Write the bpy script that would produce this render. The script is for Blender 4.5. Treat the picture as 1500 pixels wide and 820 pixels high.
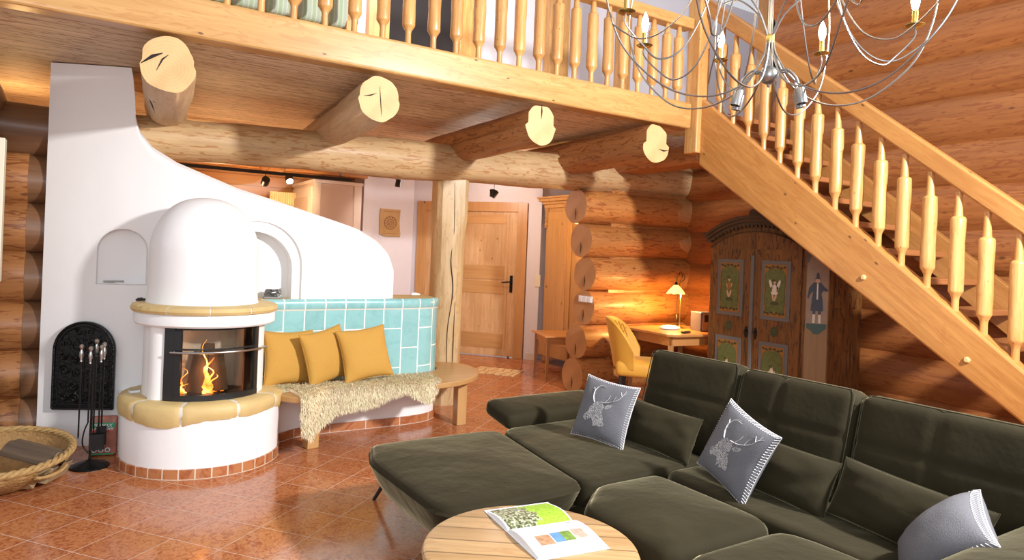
import bpy, bmesh, math, random
from mathutils import Vector, Matrix, noise
random.seed(7)
PI = math.pi; R = math.radians
for o in list(bpy.data.objects): bpy.data.objects.remove(o)
S = bpy.context.scene; COL = S.collection

# ------------------------------------------------------------------ camera, world, lights
cam = bpy.data.cameras.new('camera'); co = bpy.data.objects.new('camera', cam); COL.objects.link(co)
Fw = Vector((0.52368, 0.85191, 0.00093)); Rt = Vector((0.85122, -0.52330, 0.03986)); Up = Vector((-0.03445, 0.02008, 0.99920))
co.matrix_world = Matrix(((Rt.x, Up.x, -Fw.x, 0), (Rt.y, Up.y, -Fw.y, 0), (Rt.z, Up.z, -Fw.z, 1.5), (0, 0, 0, 1)))
cam.sensor_width = 36; cam.lens = 981.42*36/1500; cam.shift_x = (750-732.93)/1500; cam.shift_y = (367.99-410)/1500
cam.clip_start = .02; S.camera = co
S.view_settings.view_transform = 'Standard'; S.view_settings.look = 'None'; S.view_settings.gamma = 1
S.view_settings.exposure = -0.25; S.view_settings.use_curve_mapping = False
W = bpy.data.worlds.new('world'); S.world = W; W.use_nodes = True
W.node_tree.nodes['Background'].inputs[0].default_value = (.94, .95, 1.0, 1)
W.node_tree.nodes['Background'].inputs[1].default_value = .85
def light(name, kind, loc, energy, color=(1, 1, 1), size=.3, to=None, **k):
    l = bpy.data.lights.new(name, kind); l.energy = energy; l.color = color
    if kind == 'AREA': l.size = size
    elif kind in ('POINT', 'SPOT'): l.shadow_soft_size = size
    for a, b in k.items(): setattr(l, a, b)
    o = bpy.data.objects.new(name, l); COL.objects.link(o); o.location = loc
    if to: o.rotation_euler = (Vector(to)-Vector(loc)).to_track_quat('-Z', 'Y').to_euler()
    return o
light('room_key_light', 'AREA', (3.6, -.3, 3.15), 470, (1, .98, .97), .3, (2.0, 5.0, 1.3))
light('soft_fill_light', 'AREA', (-.8, -1.4, 2.2), 120, (.95, .97, 1), 1.8, (2.2, 3.5, 1.2))  # added soft cool fill from behind left, not an actual window
light('kitchen_light', 'POINT', (1.2, 7.9, 1.7), 65, (1, .62, .30), .12)
light('kitchen_side_light', 'POINT', (-.55, 6.9, 2.35), 16, (1, .60, .25), .08)
light('hall_light', 'POINT', (4.2, 7.4, 2.35), 42, (1, .86, .78), .12)
light('wardrobe_light', 'POINT', (5.08, 6.45, 1.75), 22, (1, .62, .20), .06)
light('loft_light', 'AREA', (2.5, 5.6, 4.6), 60, (1, .93, .88), 1.2, (3, 6.9, 3.8))

light('track_spot', 'SPOT', (1.88, 7.68, 2.12), 60, (1, .72, .38), .03, (2.15, 9.0, 2.0), spot_size=R(80), spot_blend=.7)
# ------------------------------------------------------------------ helpers
def tag(o, label=None, cat=None, group=None, kind=None):
    if label: o['label'] = label
    if cat: o['category'] = cat
    if group: o['group'] = group
    if kind: o['kind'] = kind
    return o
def thing(name, label, cat, loc=(0, 0, 0), rz=0, group=None):
    o = bpy.data.objects.new(name, None); o.empty_display_size = .05; COL.objects.link(o)
    o.location = loc; o.rotation_euler = (0, 0, rz)
    return tag(o, label, cat, group)
def obj(name, bm, m, parent=None, label=None, smooth=35, bevel=0, loc=None, W_=False, seg=2):
    """link bmesh (or mesh) as ONE object; W_: coordinates are world ones, shifted to the parent's base"""
    if isinstance(bm, bmesh.types.BMesh):
        me = bpy.data.meshes.new(name); bmesh.ops.recalc_face_normals(bm, faces=bm.faces[:]) if smooth != -1 else None
        if W_ and parent is not None:
            p = Vector((0, 0, 0)); q = parent
            while q: p += q.location; q = q.parent
            bmesh.ops.translate(bm, verts=bm.verts[:], vec=-p)
        bm.to_mesh(me); bm.free()
    else: me = bm
    for mm in (m if isinstance(m, (list, tuple)) else [m]): me.materials.append(mm)
    if smooth and smooth > 0:
        me.polygons.foreach_set('use_smooth', [True]*len(me.polygons))
        me.set_sharp_from_angle(angle=R(smooth))
    o = bpy.data.objects.new(name, me); COL.objects.link(o)
    if parent is not None: o.parent = parent
    if loc: o.location = loc
    if bevel:
        b = o.modifiers.new('bevel', 'BEVEL'); b.width = bevel; b.segments = seg; b.limit_method = 'ANGLE'; b.angle_limit = R(40)
    if label: o['label'] = label
    return o
def struct(name, bm, m, **k):
    o = obj(name, bm, m, **k); o['kind'] = 'structure'; return o
def copy_tree(o, parent=None):
    c = o.copy(); COL.objects.link(c)
    if parent: c.parent = parent
    for ch in o.children: copy_tree(ch, c)
    return c
def NB(): return bmesh.new()
def box(bm, x0, x1, y0, y1, z0, z1, M=None, mi=0):
    vs = [bm.verts.new(v) for v in ((x0,y0,z0),(x1,y0,z0),(x1,y1,z0),(x0,y1,z0),(x0,y0,z1),(x1,y0,z1),(x1,y1,z1),(x0,y1,z1))]
    for f in ((0,3,2,1),(4,5,6,7),(0,1,5,4),(1,2,6,5),(2,3,7,6),(3,0,4,7)):
        bm.faces.new([vs[i] for i in f]).material_index = mi
    if M is not None: bmesh.ops.transform(bm, matrix=M, verts=vs)
    return vs
def bxx(*a, **k): bm = NB(); box(bm, *a, **k); return bm
def tube(bm, pts, rad, seg=10, cap=True, mi=0, sq=1.0):
    pts = [Vector(p) for p in pts]; n = len(pts)
    rad = rad if isinstance(rad, (list, tuple)) else [rad]*n
    t0 = (pts[1]-pts[0]).normalized()
    u = t0.cross(Vector((0, 0, 1)))
    if u.length < 1e-3: u = t0.cross(Vector((1, 0, 0)))
    u.normalize(); rings = []
    for i, p in enumerate(pts):
        t = (pts[min(i+1, n-1)]-pts[max(i-1, 0)]).normalized()
        u = (u - t*u.dot(t)).normalized(); v = t.cross(u)
        rings.append([bm.verts.new(p + (u*math.cos(2*PI*j/seg) + v*sq*math.sin(2*PI*j/seg))*rad[i]) for j in range(seg)])
    for a, b in zip(rings, rings[1:]):
        for j in range(seg):
            f = bm.faces.new((a[j], a[(j+1) % seg], b[(j+1) % seg], b[j])); f.material_index = mi
    if cap:
        bm.faces.new(rings[0][::-1]).material_index = mi; bm.faces.new(rings[-1]).material_index = mi
    return [v for r in rings for v in r]
def spline(pts, n=8):
    P = [Vector(p) for p in pts]; out = []
    for i in range(len(P)-1):
        a, b, c, d = P[max(i-1, 0)], P[i], P[i+1], P[min(i+2, len(P)-1)]
        for k in range(n):
            t = k/n; out.append(.5*((2*b)+(c-a)*t+(2*a-5*b+4*c-d)*t*t+(3*b-a-3*c+d)*t**3))
    out.append(P[-1]); return out
def lathe(bm, prof, seg=32, c=(0, 0), a0=0, a1=2*PI, mi=0, M=None, closed=False):
    full = abs(a1-a0-2*PI) < 1e-6; ns = seg if full else seg+1; rings = []; allv = []
    for r, z in prof:
        ring = [bm.verts.new((c[0]+r*math.cos(a0+(a1-a0)*j/seg), c[1]+r*math.sin(a0+(a1-a0)*j/seg), z)) for j in range(ns)]
        rings.append(ring); allv += ring
    pr = list(zip(rings, rings[1:])) + ([(rings[-1], rings[0])] if closed else [])
    for a, b in pr:
        for j in range(ns if full else ns-1):
            bm.faces.new((a[j], a[(j+1) % ns], b[(j+1) % ns], b[j])).material_index = mi
    if full and not closed:
        if prof[0][0] > 1e-6: bm.faces.new(rings[0][::-1]).material_index = mi
        if prof[-1][0] > 1e-6: bm.faces.new(rings[-1]).material_index = mi
    elif not full:
        bm.faces.new([r[0] for r in rings]).material_index = mi; bm.faces.new([r[-1] for r in rings][::-1]).material_index = mi
    bmesh.ops.remove_doubles(bm, verts=allv, dist=1e-6)
    if M is not None: bmesh.ops.transform(bm, matrix=M, verts=[v for v in allv if v.is_valid])
def prism(bm, poly, d0, d1, ax='Y', M=None, mi=0):
    f = {'Y': lambda p, d: (p[0], d, p[1]), 'Z': lambda p, d: (p[0], p[1], d), 'X': lambda p, d: (d, p[0], p[1])}[ax]
    A = [bm.verts.new(f(p, d0)) for p in poly]; B = [bm.verts.new(f(p, d1)) for p in poly]; n = len(poly)
    bm.faces.new(A).material_index = mi; bm.faces.new(B[::-1]).material_index = mi
    for i in range(n): bm.faces.new((A[i], B[i], B[(i+1) % n], A[(i+1) % n])).material_index = mi
    if M is not None: bmesh.ops.transform(bm, matrix=M, verts=A+B)
    return A+B
def rbox(bm, lx, ly, lz, r=.03, crown=0, nx=14, ny=14, nz=6, M=None, warp=None, side=0):
    """rounded, softly crowned upholstery block centred on the origin"""
    hx, hy, hz = lx/2, ly/2, lz/2; vd = {}
    def vert(i, j, k):
        key = (i, j, k)
        if key in vd: return vd[key]
        p = Vector((-hx+lx*i/nx, -hy+ly*j/ny, -hz+lz*k/nz)); rr = min(r, hx, hy, hz)
        # squeeze samples towards the edge so the rounding is smooth
        q = Vector((max(-hx+rr, min(hx-rr, p.x)), max(-hy+rr, min(hy-rr, p.y)), max(-hz+rr, min(hz-rr, p.z))))
        d = p-q
        if d.length > 1e-9:
            s = max(abs(d.x), abs(d.y), abs(d.z)); p = q + d.normalized()*s
        u, v = p.x/hx, p.y/hy
        if crown: p.z += crown*(1-u*u)*(1-v*v)*(1 if p.z > 0 else -.3)
        if side: p.x += side*(1-v*v)*u*.5; p.y += side*(1-u*u)*v*.5
        if warp: p = Vector(warp(p))
        vd[key] = bm.verts.new(p); return vd[key]
    for a in range(nx):
        for b in range(ny):
            bm.faces.new((vert(a,b,0), vert(a,b+1,0), vert(a+1,b+1,0), vert(a+1,b,0)))
            bm.faces.new((vert(a,b,nz), vert(a+1,b,nz), vert(a+1,b+1,nz), vert(a,b+1,nz)))
    for a in range(nx):
        for c in range(nz):
            bm.faces.new((vert(a,0,c), vert(a+1,0,c), vert(a+1,0,c+1), vert(a,0,c+1)))
            bm.faces.new((vert(a,ny,c), vert(a,ny,c+1), vert(a+1,ny,c+1), vert(a+1,ny,c)))
    for b in range(ny):
        for c in range(nz):
            bm.faces.new((vert(0,b,c), vert(0,b,c+1), vert(0,b+1,c+1), vert(0,b+1,c)))
            bm.faces.new((vert(nx,b,c), vert(nx,b+1,c), vert(nx,b+1,c+1), vert(nx,b,c+1)))
    if M is not None: bmesh.ops.transform(bm, matrix=M, verts=list(vd.values()))
def T(x, y, z): return Matrix.Translation((x, y, z))
def RZ(a): return Matrix.Rotation(R(a), 4, 'Z')
def RX(a): return Matrix.Rotation(R(a), 4, 'X')
def RY(a): return Matrix.Rotation(R(a), 4, 'Y')

# ------------------------------------------------------------------ materials
class NT:
    def __init__(s, name):
        s.m = bpy.data.materials.new(name); s.m.use_nodes = True; s.t = s.m.node_tree; s.b = s.t.nodes['Principled BSDF']
    def n(s, typ, ins=None, **k):
        nd = s.t.nodes.new(typ)
        for a, v in k.items(): setattr(nd, a, v)
        for a, v in (ins or {}).items():
            i = nd.inputs[a]
            if hasattr(v, 'links') or isinstance(v, bpy.types.NodeSocket): s.t.links.new(v, i)
            else: i.default_value = v
        return nd
    def link(s, a, b): s.t.links.new(a, b)
    def ramp(s, fac, stops):
        nd = s.n('ShaderNodeValToRGB', {'Fac': fac}); e = nd.color_ramp.elements
        while len(e) < len(stops): e.new(.5)
        for el, (p, c) in zip(e, stops): el.position = p; el.color = (*c, 1) if len(c) == 3 else c
        return nd.outputs['Color']
    def mix(s, fac, a, b, mode='MIX'):
        nd = s.n('ShaderNodeMix', data_type='RGBA', blend_type=mode)
        for i, v in ((0, fac), (6, a), (7, b)):
            if isinstance(v, bpy.types.NodeSocket): s.link(v, nd.inputs[i])
            else: nd.inputs[i].default_value = (*v, 1) if isinstance(v, tuple) and len(v) == 3 else v
        return nd.outputs[2]
    def bump(s, h, st, dist=.01):
        nd = s.n('ShaderNodeBump', {'Height': h, 'Strength': st, 'Distance': dist}); s.link(nd.outputs[0], s.b.inputs['Normal'])
def mat(name, c, rough=.5, metal=0, noise_=0, nscale=20, bump=0, bscale=60, sheen=0, coat=0, emit=None, estr=0, sheen_c=(1, 1, 1), spec=.5):
    t = NT(name); t.b.inputs['Specular IOR Level'].default_value = spec; t.b.inputs['Roughness'].default_value = rough; t.b.inputs['Metallic'].default_value = metal
    tc = t.n('ShaderNodeTexCoord').outputs['Object']
    col = None
    n1 = t.n('ShaderNodeTexNoise', {'Vector': tc, 'Scale': nscale, 'Detail': 5.0})
    k = noise_ if noise_ else .04
    t.link(t.mix(n1.outputs['Fac'], tuple(x*(1-k) for x in c), tuple(min(1, x*(1+k)) for x in c)), t.b.inputs['Base Color'])
    if bump:
        n2 = t.n('ShaderNodeTexNoise', {'Vector': tc, 'Scale': bscale, 'Detail': 4.0}); t.bump(n2.outputs['Fac'], bump)
    if sheen:
        t.b.inputs['Sheen Weight'].default_value = sheen; t.b.inputs['Sheen Roughness'].default_value = .28; t.b.inputs['Sheen Tint'].default_value = (*sheen_c, 1)
    if coat: t.b.inputs['Coat Weight'].default_value = coat; t.b.inputs['Coat Roughness'].default_value = .1
    if emit: t.b.inputs['Emission Color'].default_value = (*emit, 1); t.b.inputs['Emission Strength'].default_value = estr
    return t.m
def wood(name, c1, c2, ax='X', rough=.42, streak=None, sk=.5, knots=.0, kcol=(.10, .035, .01), bump=.2, sc=1.0, planks=None, coat=.15, patch=.35):
    """long-grained wood; ax is the grain direction in object space, planks = (axis, width) grooves"""
    t = NT(name); t.b.inputs['Roughness'].default_value = rough; t.b.inputs['Coat Weight'].default_value = coat; t.b.inputs['Coat Roughness'].default_value = .25
    tc = t.n('ShaderNodeTexCoord').outputs['Object']
    rnd = t.n('ShaderNodeObjectInfo').outputs['Random']
    off = t.n('ShaderNodeVectorMath', {0: tc}, operation='ADD')
    sv = t.n('ShaderNodeMath', {0: rnd, 1: 37.0}, operation='MULTIPLY').outputs[0]
    t.link(t.n('ShaderNodeCombineXYZ', {'X': sv, 'Y': sv, 'Z': sv}).outputs[0], off.inputs[1])
    def mp(g, a):
        v = [a*sc]*3; v['XYZ'.index(ax)] = g*sc
        return t.n('ShaderNodeMapping', {'Vector': off.outputs[0], 'Scale': tuple(v)}).outputs[0]
    g1 = t.n('ShaderNodeTexNoise', {'Vector': mp(1.0, 16), 'Scale': 1.6, 'Detail': 7.0, 'Roughness': .6, 'Distortion': .6}).outputs['Fac']
    g2 = t.n('ShaderNodeTexNoise', {'Vector': mp(1.2, 4), 'Scale': 1.0, 'Detail': 3.0}).outputs['Fac']
    col = t.ramp(g1, [(.3, c1), (.7, c2)])
    dk = tuple(x*.62 for x in c1)
    col = t.mix(t.n('ShaderNodeMapRange', {'Value': g2, 'From Min': .35, 'From Max': .75, 'To Min': 0.0, 'To Max': patch}).outputs[0], col, dk)
    if streak:
        g3 = t.n('ShaderNodeTexNoise', {'Vector': mp(4.5, 24), 'Scale': 1.3, 'Detail': 2.0, 'Distortion': 1.4}).outputs['Fac']
        col = t.mix(t.n('ShaderNodeMapRange', {'Value': g3, 'From Min': .55, 'From Max': .62, 'To Min': 0.0, 'To Max': sk}).outputs[0], col, streak)
    if knots:
        vo = t.n('ShaderNodeTexVoronoi', {'Vector': mp(1.6, 3.6), 'Scale': {1: 1.7, 2: 2.6, 3: 4.5}[knots]}).outputs['Distance']
        col = t.mix(t.n('ShaderNodeMapRange', {'Value': vo, 'From Min': .045, 'From Max': .085, 'To Min': .85, 'To Max': 0.0}).outputs[0], col, kcol)
    h = g1
    if planks:
        pa, pw = planks
        s3 = t.n('ShaderNodeSeparateXYZ', {'Vector': tc}).outputs[pa]
        fr = t.n('ShaderNodeMath', {0: t.n('ShaderNodeMath', {0: s3, 1: 1/pw}, operation='MULTIPLY').outputs[0]}, operation='FRACT').outputs[0]
        lt = t.n('ShaderNodeMath', {0: fr, 1: .08}, operation='LESS_THAN').outputs[0]
        fl = t.n('ShaderNodeMath', {0: t.n('ShaderNodeMath', {0: s3, 1: 1/pw}, operation='MULTIPLY').outputs[0]}, operation='FLOOR').outputs[0]
        wn = t.n('ShaderNodeTexWhiteNoise', {'W': fl}, noise_dimensions='1D').outputs['Value']
        col = t.mix(t.n('ShaderNodeMath', {0: wn, 1: .35}, operation='MULTIPLY').outputs[0], col, tuple(x*.6 for x in c1))
        col = t.mix(t.n('ShaderNodeMath', {0: lt, 1: .75}, operation='MULTIPLY').outputs[0], col, tuple(x*.35 for x in c1))
    br = t.n('ShaderNodeHueSaturation', {'Color': col, 'Value': t.n('ShaderNodeMapRange', {'Value': rnd, 'To Min': .88, 'To Max': 1.1}).outputs[0]})
    t.link(br.outputs[0], t.b.inputs['Base Color']); t.bump(h, bump, .004)
    return t.m
def endgrain(name, c1, c2, rough=.6):
    t = NT(name); t.b.inputs['Roughness'].default_value = rough
    tc = t.n('ShaderNodeTexCoord').outputs['Object']
    mp = t.n('ShaderNodeMapping', {'Vector': tc, 'Scale': (0.0, 1.0, 1.0)}).outputs[0]
    w = t.n('ShaderNodeTexWave', {'Vector': mp, 'Scale': 16.0, 'Distortion': 1.6, 'Detail': 2.0, 'Detail Scale': 2.0}, wave_type='RINGS', rings_direction='SPHERICAL').outputs['Fac']
    n = t.n('ShaderNodeTexNoise', {'Vector': tc, 'Scale': 5.0, 'Detail': 4.0}).outputs['Fac']
    col = t.mix(t.n('ShaderNodeMath', {0: w, 1: .2}, operation='MULTIPLY').outputs[0], c1, c2)
    col = t.mix(t.n('ShaderNodeMapRange', {'Value': n, 'From Min': .45, 'From Max': .8, 'To Max': .5}).outputs[0], col, tuple(x*.7 for x in c2))
    t.link(col, t.b.inputs['Base Color']); return t.m

M = {}
M['lintel'] = wood('pale_log', (.50, .325, .155), (.66, .46, .24), 'X', streak=(.38, .16, .05), sk=.7, knots=1, bump=.5, rough=.55, coat=.05)
M['joist_a'] = wood('pale_joist', (.50, .33, .18), (.64, .46, .27), 'X', streak=(.40, .21, .09), sk=.35, knots=1, bump=.5, rough=.6, coat=.05)
M['joist_b'] = wood('red_joist', (.36, .145, .045), (.47, .21, .07), 'X', streak=(.20, .06, .015), sk=.85, knots=1, bump=.4, rough=.5)
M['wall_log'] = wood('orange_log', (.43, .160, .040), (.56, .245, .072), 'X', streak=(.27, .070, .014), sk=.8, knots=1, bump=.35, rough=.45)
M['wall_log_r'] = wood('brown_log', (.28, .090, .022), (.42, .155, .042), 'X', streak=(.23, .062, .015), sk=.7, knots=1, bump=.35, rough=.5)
M['saddle'] = wood('scribed_saddle', (.48, .24, .09), (.56, .31, .13), 'Y', bump=.2, rough=.5)
M['wall_log_l'] = wood('shaded_log', (.17, .080, .035), (.26, .130, .060), 'X', streak=(.22, .08, .03), sk=.4, knots=1, bump=.35, rough=.5)  # shade of the left corner is put into this darker log colour
M['end_pale'] = endgrain('sawn_end_pale', (.66, .44, .20), (.52, .29, .10))
M['end_wall'] = endgrain('sawn_end_wall', (.50, .25, .10), (.38, .16, .055))
M['fascia'] = wood('honey_beam', (.58, .30, .090), (.72, .43, .155), 'X', streak=(.46, .19, .05), sk=.4, knots=2, bump=.08, rough=.35, coat=.3)
M['honeyZ'] = wood('honey_baluster', (.56, .26, .070), (.76, .44, .155), 'Z', streak=(.50, .22, .07), sk=.45, knots=3, bump=.1, rough=.38, coat=.25, sc=1.4)
M['honeyY'] = wood('honey_stringer', (.44, .185, .045), (.62, .30, .085), 'X', streak=(.44, .17, .04), sk=.55, knots=2, bump=.1, rough=.38, coat=.25)
M['soffit'] = wood('soffit_boards', (.60, .45, .29), (.76, .60, .41), 'X', streak=(.26, .11, .04), sk=.7, knots=2, bump=.06, planks=(1, .12), rough=.65, coat=0)
M['tread'] = wood('tread_wood', (.38, .14, .045), (.48, .20, .07), 'X', bump=.08, rough=.35)
M['door'] = wood('door_spruce', (.56, .33, .15), (.72, .48, .26), 'Z', streak=(.50, .24, .09), sk=.3, knots=2, bump=.05, rough=.4)
M['doorH'] = wood('door_spruce_cross', (.52, .27, .095), (.62, .36, .15), 'X', bump=.05, rough=.4)
M['doorfr'] = wood('door_frame_spruce', (.50, .25, .09), (.60, .34, .14), 'Z', knots=1, bump=.05, rough=.4)
M['post'] = wood('hewn_post', (.56, .37, .17), (.72, .52, .28), 'Z', streak=(.42, .22, .08), sk=.4, knots=1, bump=.6, rough=.6)
M['bench'] = wood('bench_oak', (.47, .25, .085), (.58, .33, .13), 'X', bump=.08, rough=.4)
M['benchZ'] = wood('bench_leg_oak', (.47, .25, .085), (.60, .35, .14), 'Z', bump=.08, rough=.4)
M['ctable'] = wood('mango_top', (.44, .26, .11), (.66, .43, .21), 'X', streak=(.42, .22, .08), sk=.45, knots=1, bump=.05, rough=.45, sc=1.1, planks=(1, .11))
M['pine'] = wood('pine_wardrobe', (.50, .24, .065), (.62, .34, .11), 'Z', knots=1, bump=.05, rough=.35)
M['deskw'] = wood('desk_wood', (.50, .22, .065), (.60, .29, .10), 'X', bump=.05, rough=.3)
M['deskZ'] = wood('desk_leg_wood', (.40, .18, .055), (.50, .25, .085), 'Z', bump=.05, rough=.35)
M['arm'] = wood('armoire_oak', (.115, .042, .008), (.215, .084, .016), 'Z', streak=(.04, .014, .004), sk=.85, bump=.2, rough=.6, coat=0)
M['arm_dk'] = wood('armoire_moulding', (.05, .024, .010), (.08, .04, .016), 'Y', bump=.15, rough=.6, coat=0)
M['arm_lt'] = wood('armoire_corner', (.20, .105, .036), (.28, .15, .055), 'Z', streak=(.24, .12, .045), sk=.4, bump=.15, rough=.5)
M['kwood'] = wood('kitchen_wood', (.50, .20, .05), (.60, .27, .08), 'X', bump=.1, rough=.4, planks=(2, .14))
M['bark'] = wood('split_log_bark', (.07, .045, .03), (.15, .10, .06), 'X', bump=.8, rough=.85, coat=0)
M['fwend'] = endgrain('split_log_end', (.42, .30, .17), (.28, .18, .09))
M['plaster'] = mat('white_plaster', (.86, .855, .85), .85, bump=.25, bscale=9, noise_=.02, nscale=3)
M['lilac'] = mat('lilac_wall', (.70, .67, .72), .8, bump=.05, bscale=30)
M['pinkcab'] = mat('cabinet_front', (.55, .42, .36), .5)
M['pinkcab2'] = mat('cabinet_edge', (.64, .54, .49), .5)
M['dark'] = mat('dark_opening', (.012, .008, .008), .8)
M['mustard'] = mat('mustard_cotton', (.52, .28, .05), .85, bump=.25, bscale=180, noise_=.06, nscale=60)
M['mvelvet'] = mat('mustard_velvet', (.66, .33, .04), .6, sheen=.5, sheen_c=(1, .8, .4), noise_=.1, nscale=9)
M['velvet'] = mat('olive_velvet', (.024, .019, .008), .85, sheen=.9, sheen_c=(.56, .50, .31), noise_=.5, nscale=3.5, bump=.9, bscale=6, spec=.2)
M['velvetseam'] = mat('olive_piping', (.045, .04, .022), .8, sheen=.4, sheen_c=(.5, .5, .35), spec=.2)
M['felt'] = mat('grey_felt', (.135, .135, .150), .9, bump=.3, bscale=220, noise_=.15, nscale=90)
M['stitch'] = mat('pale_stitching', (.62, .60, .60), .8)
M['black'] = mat('black_iron', (.012, .012, .012), .35, metal=.6, bump=.2, bscale=80)
M['blackp'] = mat('black_plastic', (.015, .015, .016), .35)
M['iron'] = mat('cast_iron', (.016, .016, .017), .24, metal=.6, bump=.6, bscale=45)
M['chrome'] = mat('brushed_nickel', (.50, .48, .46), .28, metal=1)
M['grey_metal'] = mat('grey_metal', (.33, .33, .33), .35, metal=.9)
M['rod'] = mat('silvered_rod', (.30, .285, .27), .35, metal=1)
M['brass'] = mat('polished_brass', (.60, .44, .14), .28, metal=1)
M['sand'] = mat('yellow_sandstone', (.62, .45, .19), .55, noise_=.16, nscale=7, bump=.15, bscale=40)
M['sandfloor'] = mat('mortar_cream', (.70, .66, .56), .8)
M['cream'] = mat('cream_plastic', (.75, .68, .52), .4)
M['white'] = mat('white_enamel', (.80, .80, .80), .35)
M['paper'] = mat('white_paper', (.82, .83, .87), .5)
M['wicker'] = mat('woven_straw', (.36, .20, .07), .7, noise_=.35, nscale=25, bump=.8, bscale=60)
M['wicker_rim'] = mat('straw_braid', (.42, .26, .095), .65, noise_=.3, nscale=30, bump=.6, bscale=80)
M['clay'] = mat('clay_tile', (.50, .31, .13), .6, noise_=.15, nscale=12, bump=.3)
M['clay_dk'] = mat('clay_relief', (.30, .14, .05), .6, noise_=.3, nscale=60)
M['green_cush'] = mat('green_striped_fabric', (.42, .50, .38), .9)
M['purple'] = mat('radio_case', (.11, .10, .13), .4)
M['red'] = mat('red_print', (.55, .06, .03), .5); M['greenp'] = mat('green_print', (.04, .34, .16), .5)
M['pk'] = mat('bag_print', (.42, .15, .10), .45, noise_=.7, nscale=18)
M['whitep'] = mat('white_print', (.85, .85, .85), .5)
M['fur'] = mat('cream_wool', (1.0, .75, .52), .8, noise_=.3, nscale=14)
M['hide'] = mat('sheep_hide', (.85, .68, .44), .9)
M['gpaint'] = mat('olive_paint', (.10, .115, .03), .6, noise_=.6, nscale=45); M['gdark'] = mat('dark_paint', (.05, .055, .02), .6)
M['bluegrey'] = mat('blue_grey_paint', (.125, .113, .105), .65, noise_=.15, nscale=40); M['skin'] = mat('flesh_paint', (.50, .30, .18), .6)
M['creamp'] = mat('cream_paint', (.60, .52, .42), .6); M['coatp'] = mat('blue_paint', (.045, .055, .075), .6); M['teal'] = mat('teal_paint', (.05, .10, .085), .7)
M['orangep'] = mat('orange_paint', (.27, .11, .018), .6, noise_=.2, nscale=25)
def emis(name, c, s):
    t = NT(name); t.b.inputs['Base Color'].default_value = (*c, 1); t.b.inputs['Emission Color'].default_value = (*c, 1); t.b.inputs['Emission Strength'].default_value = s; return t.m
M['bulb'] = emis('warm_bulb', (1, .82, .55), 22); M['bulbw'] = emis('spot_bulb', (1, .80, .5), 14)
M['shade'] = emis('glass_lampshade', (1, .58, .20), 2.2); M['ember'] = emis('embers', (1, .22, .02), 3.0)
def flame_mat():
    t = NT('flame'); tc = t.n('ShaderNodeTexCoord').outputs['Object']
    n = t.n('ShaderNodeTexNoise', {'Vector': tc, 'Scale': 14.0, 'Detail': 3.0}).outputs['Fac']
    c = t.ramp(n, [(.35, (1, .13, .01)), (.5, (1, .42, .06)), (.65, (1, .85, .40))])
    t.link(c, t.b.inputs['Emission Color']); t.b.inputs['Emission Strength'].default_value = 3.5; t.b.inputs['Base Color'].default_value = (1, .4, .1, 1); return t.m
M['flame'] = flame_mat()
def glass_mat():
    t = NT('stove_glass'); nt = t.t; tr = t.n('ShaderNodeBsdfTransparent', {'Color': (.82, .78, .72, 1)}); gl = t.n('ShaderNodeBsdfGlossy', {'Roughness': .03, 'Color': (1, 1, 1, 1)})
    fr = t.n('ShaderNodeFresnel', {'IOR': 1.5}); mx = t.n('ShaderNodeMixShader', {0: fr.outputs[0], 1: tr.outputs[0], 2: gl.outputs[0]})
    nt.links.new(mx.outputs[0], nt.nodes['Material Output'].inputs[0]); return t.m
M['glass'] = glass_mat()
def tile_mat(name, ca, cb, vein, mortar, vec, bw, bh, ms, offset=0., rough=.2, msm=.1, vscale=5, coat=.0, rot=0, sc=1, bmp=.3):
    t = NT(name); tc = t.n('ShaderNodeTexCoord'); src = tc.outputs[vec]
    mp = t.n('ShaderNodeMapping', {'Vector': src})
    if rot or sc != 1: pass
    br = t.n('ShaderNodeTexBrick', {'Vector': mp.outputs[0], 'Color1': (0, 0, 0, 1), 'Color2': (1, 1, 1, 1), 'Mortar': (0, 0, 0, 1), 'Scale': 1.0, 'Mortar Size': ms, 'Mortar Smooth': msm, 'Brick Width': bw, 'Row Height': bh}, offset=offset, squash=1)
    v1 = t.n('ShaderNodeTexNoise', {'Vector': tc.outputs['Object'], 'Scale': float(vscale), 'Detail': 8.0, 'Roughness': .68, 'Distortion': 2.2}).outputs['Fac']
    v2 = t.n('ShaderNodeTexNoise', {'Vector': tc.outputs['Object'], 'Scale': float(vscale)*2.5, 'Detail': 5.0, 'Distortion': .6}).outputs['Fac']
    c = t.mix(v2, ca, cb)
    c = t.mix(t.n('ShaderNodeMapRange', {'Value': v1, 'From Min': .47, 'From Max': .60, 'To Max': .85}).outputs[0], c, vein)
    c = t.mix(t.n('ShaderNodeMath', {0: br.outputs['Color'], 1: .22}, operation='MULTIPLY').outputs[0], c, tuple(x*.55 for x in ca))
    c = t.mix(br.outputs['Fac'], c, mortar)
    t.link(c, t.b.inputs['Base Color'])
    t.link(t.n('ShaderNodeMapRange', {'Value': br.outputs['Fac'], 'To Min': rough, 'To Max': .8}).outputs[0], t.b.inputs['Roughness'])
    inv = t.n('ShaderNodeMath', {0: 1.0, 1: br.outputs['Fac']}, operation='SUBTRACT').outputs[0]; t.bump(inv, bmp, .003)
    if coat: t.b.inputs['Coat Weight'].default_value = coat; t.b.inputs['Coat Roughness'].default_value = .06
    return t, mp
t_, mp_ = tile_mat('terracotta_floor', (.44, .145, .050), (.60, .255, .105), (.27, .050, .015), (.56, .42, .33), 'Object', .2987, .2987, .0020, rough=.15, vscale=22)
mp_.inputs['Rotation'].default_value = (0, 0, R(51.05)); mp_.inputs['Location'].default_value = (2.6166, -2.6342, 0)
M['floor'] = t_.m
t_, _ = tile_mat('turquoise_tiles', (.27, .54, .54), (.33, .60, .60), (.25, .51, .51), (.85, .85, .80), 'UV', .33, .165, .005, offset=.5, rough=.22, coat=.3); M['tq'] = t_.m
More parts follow.
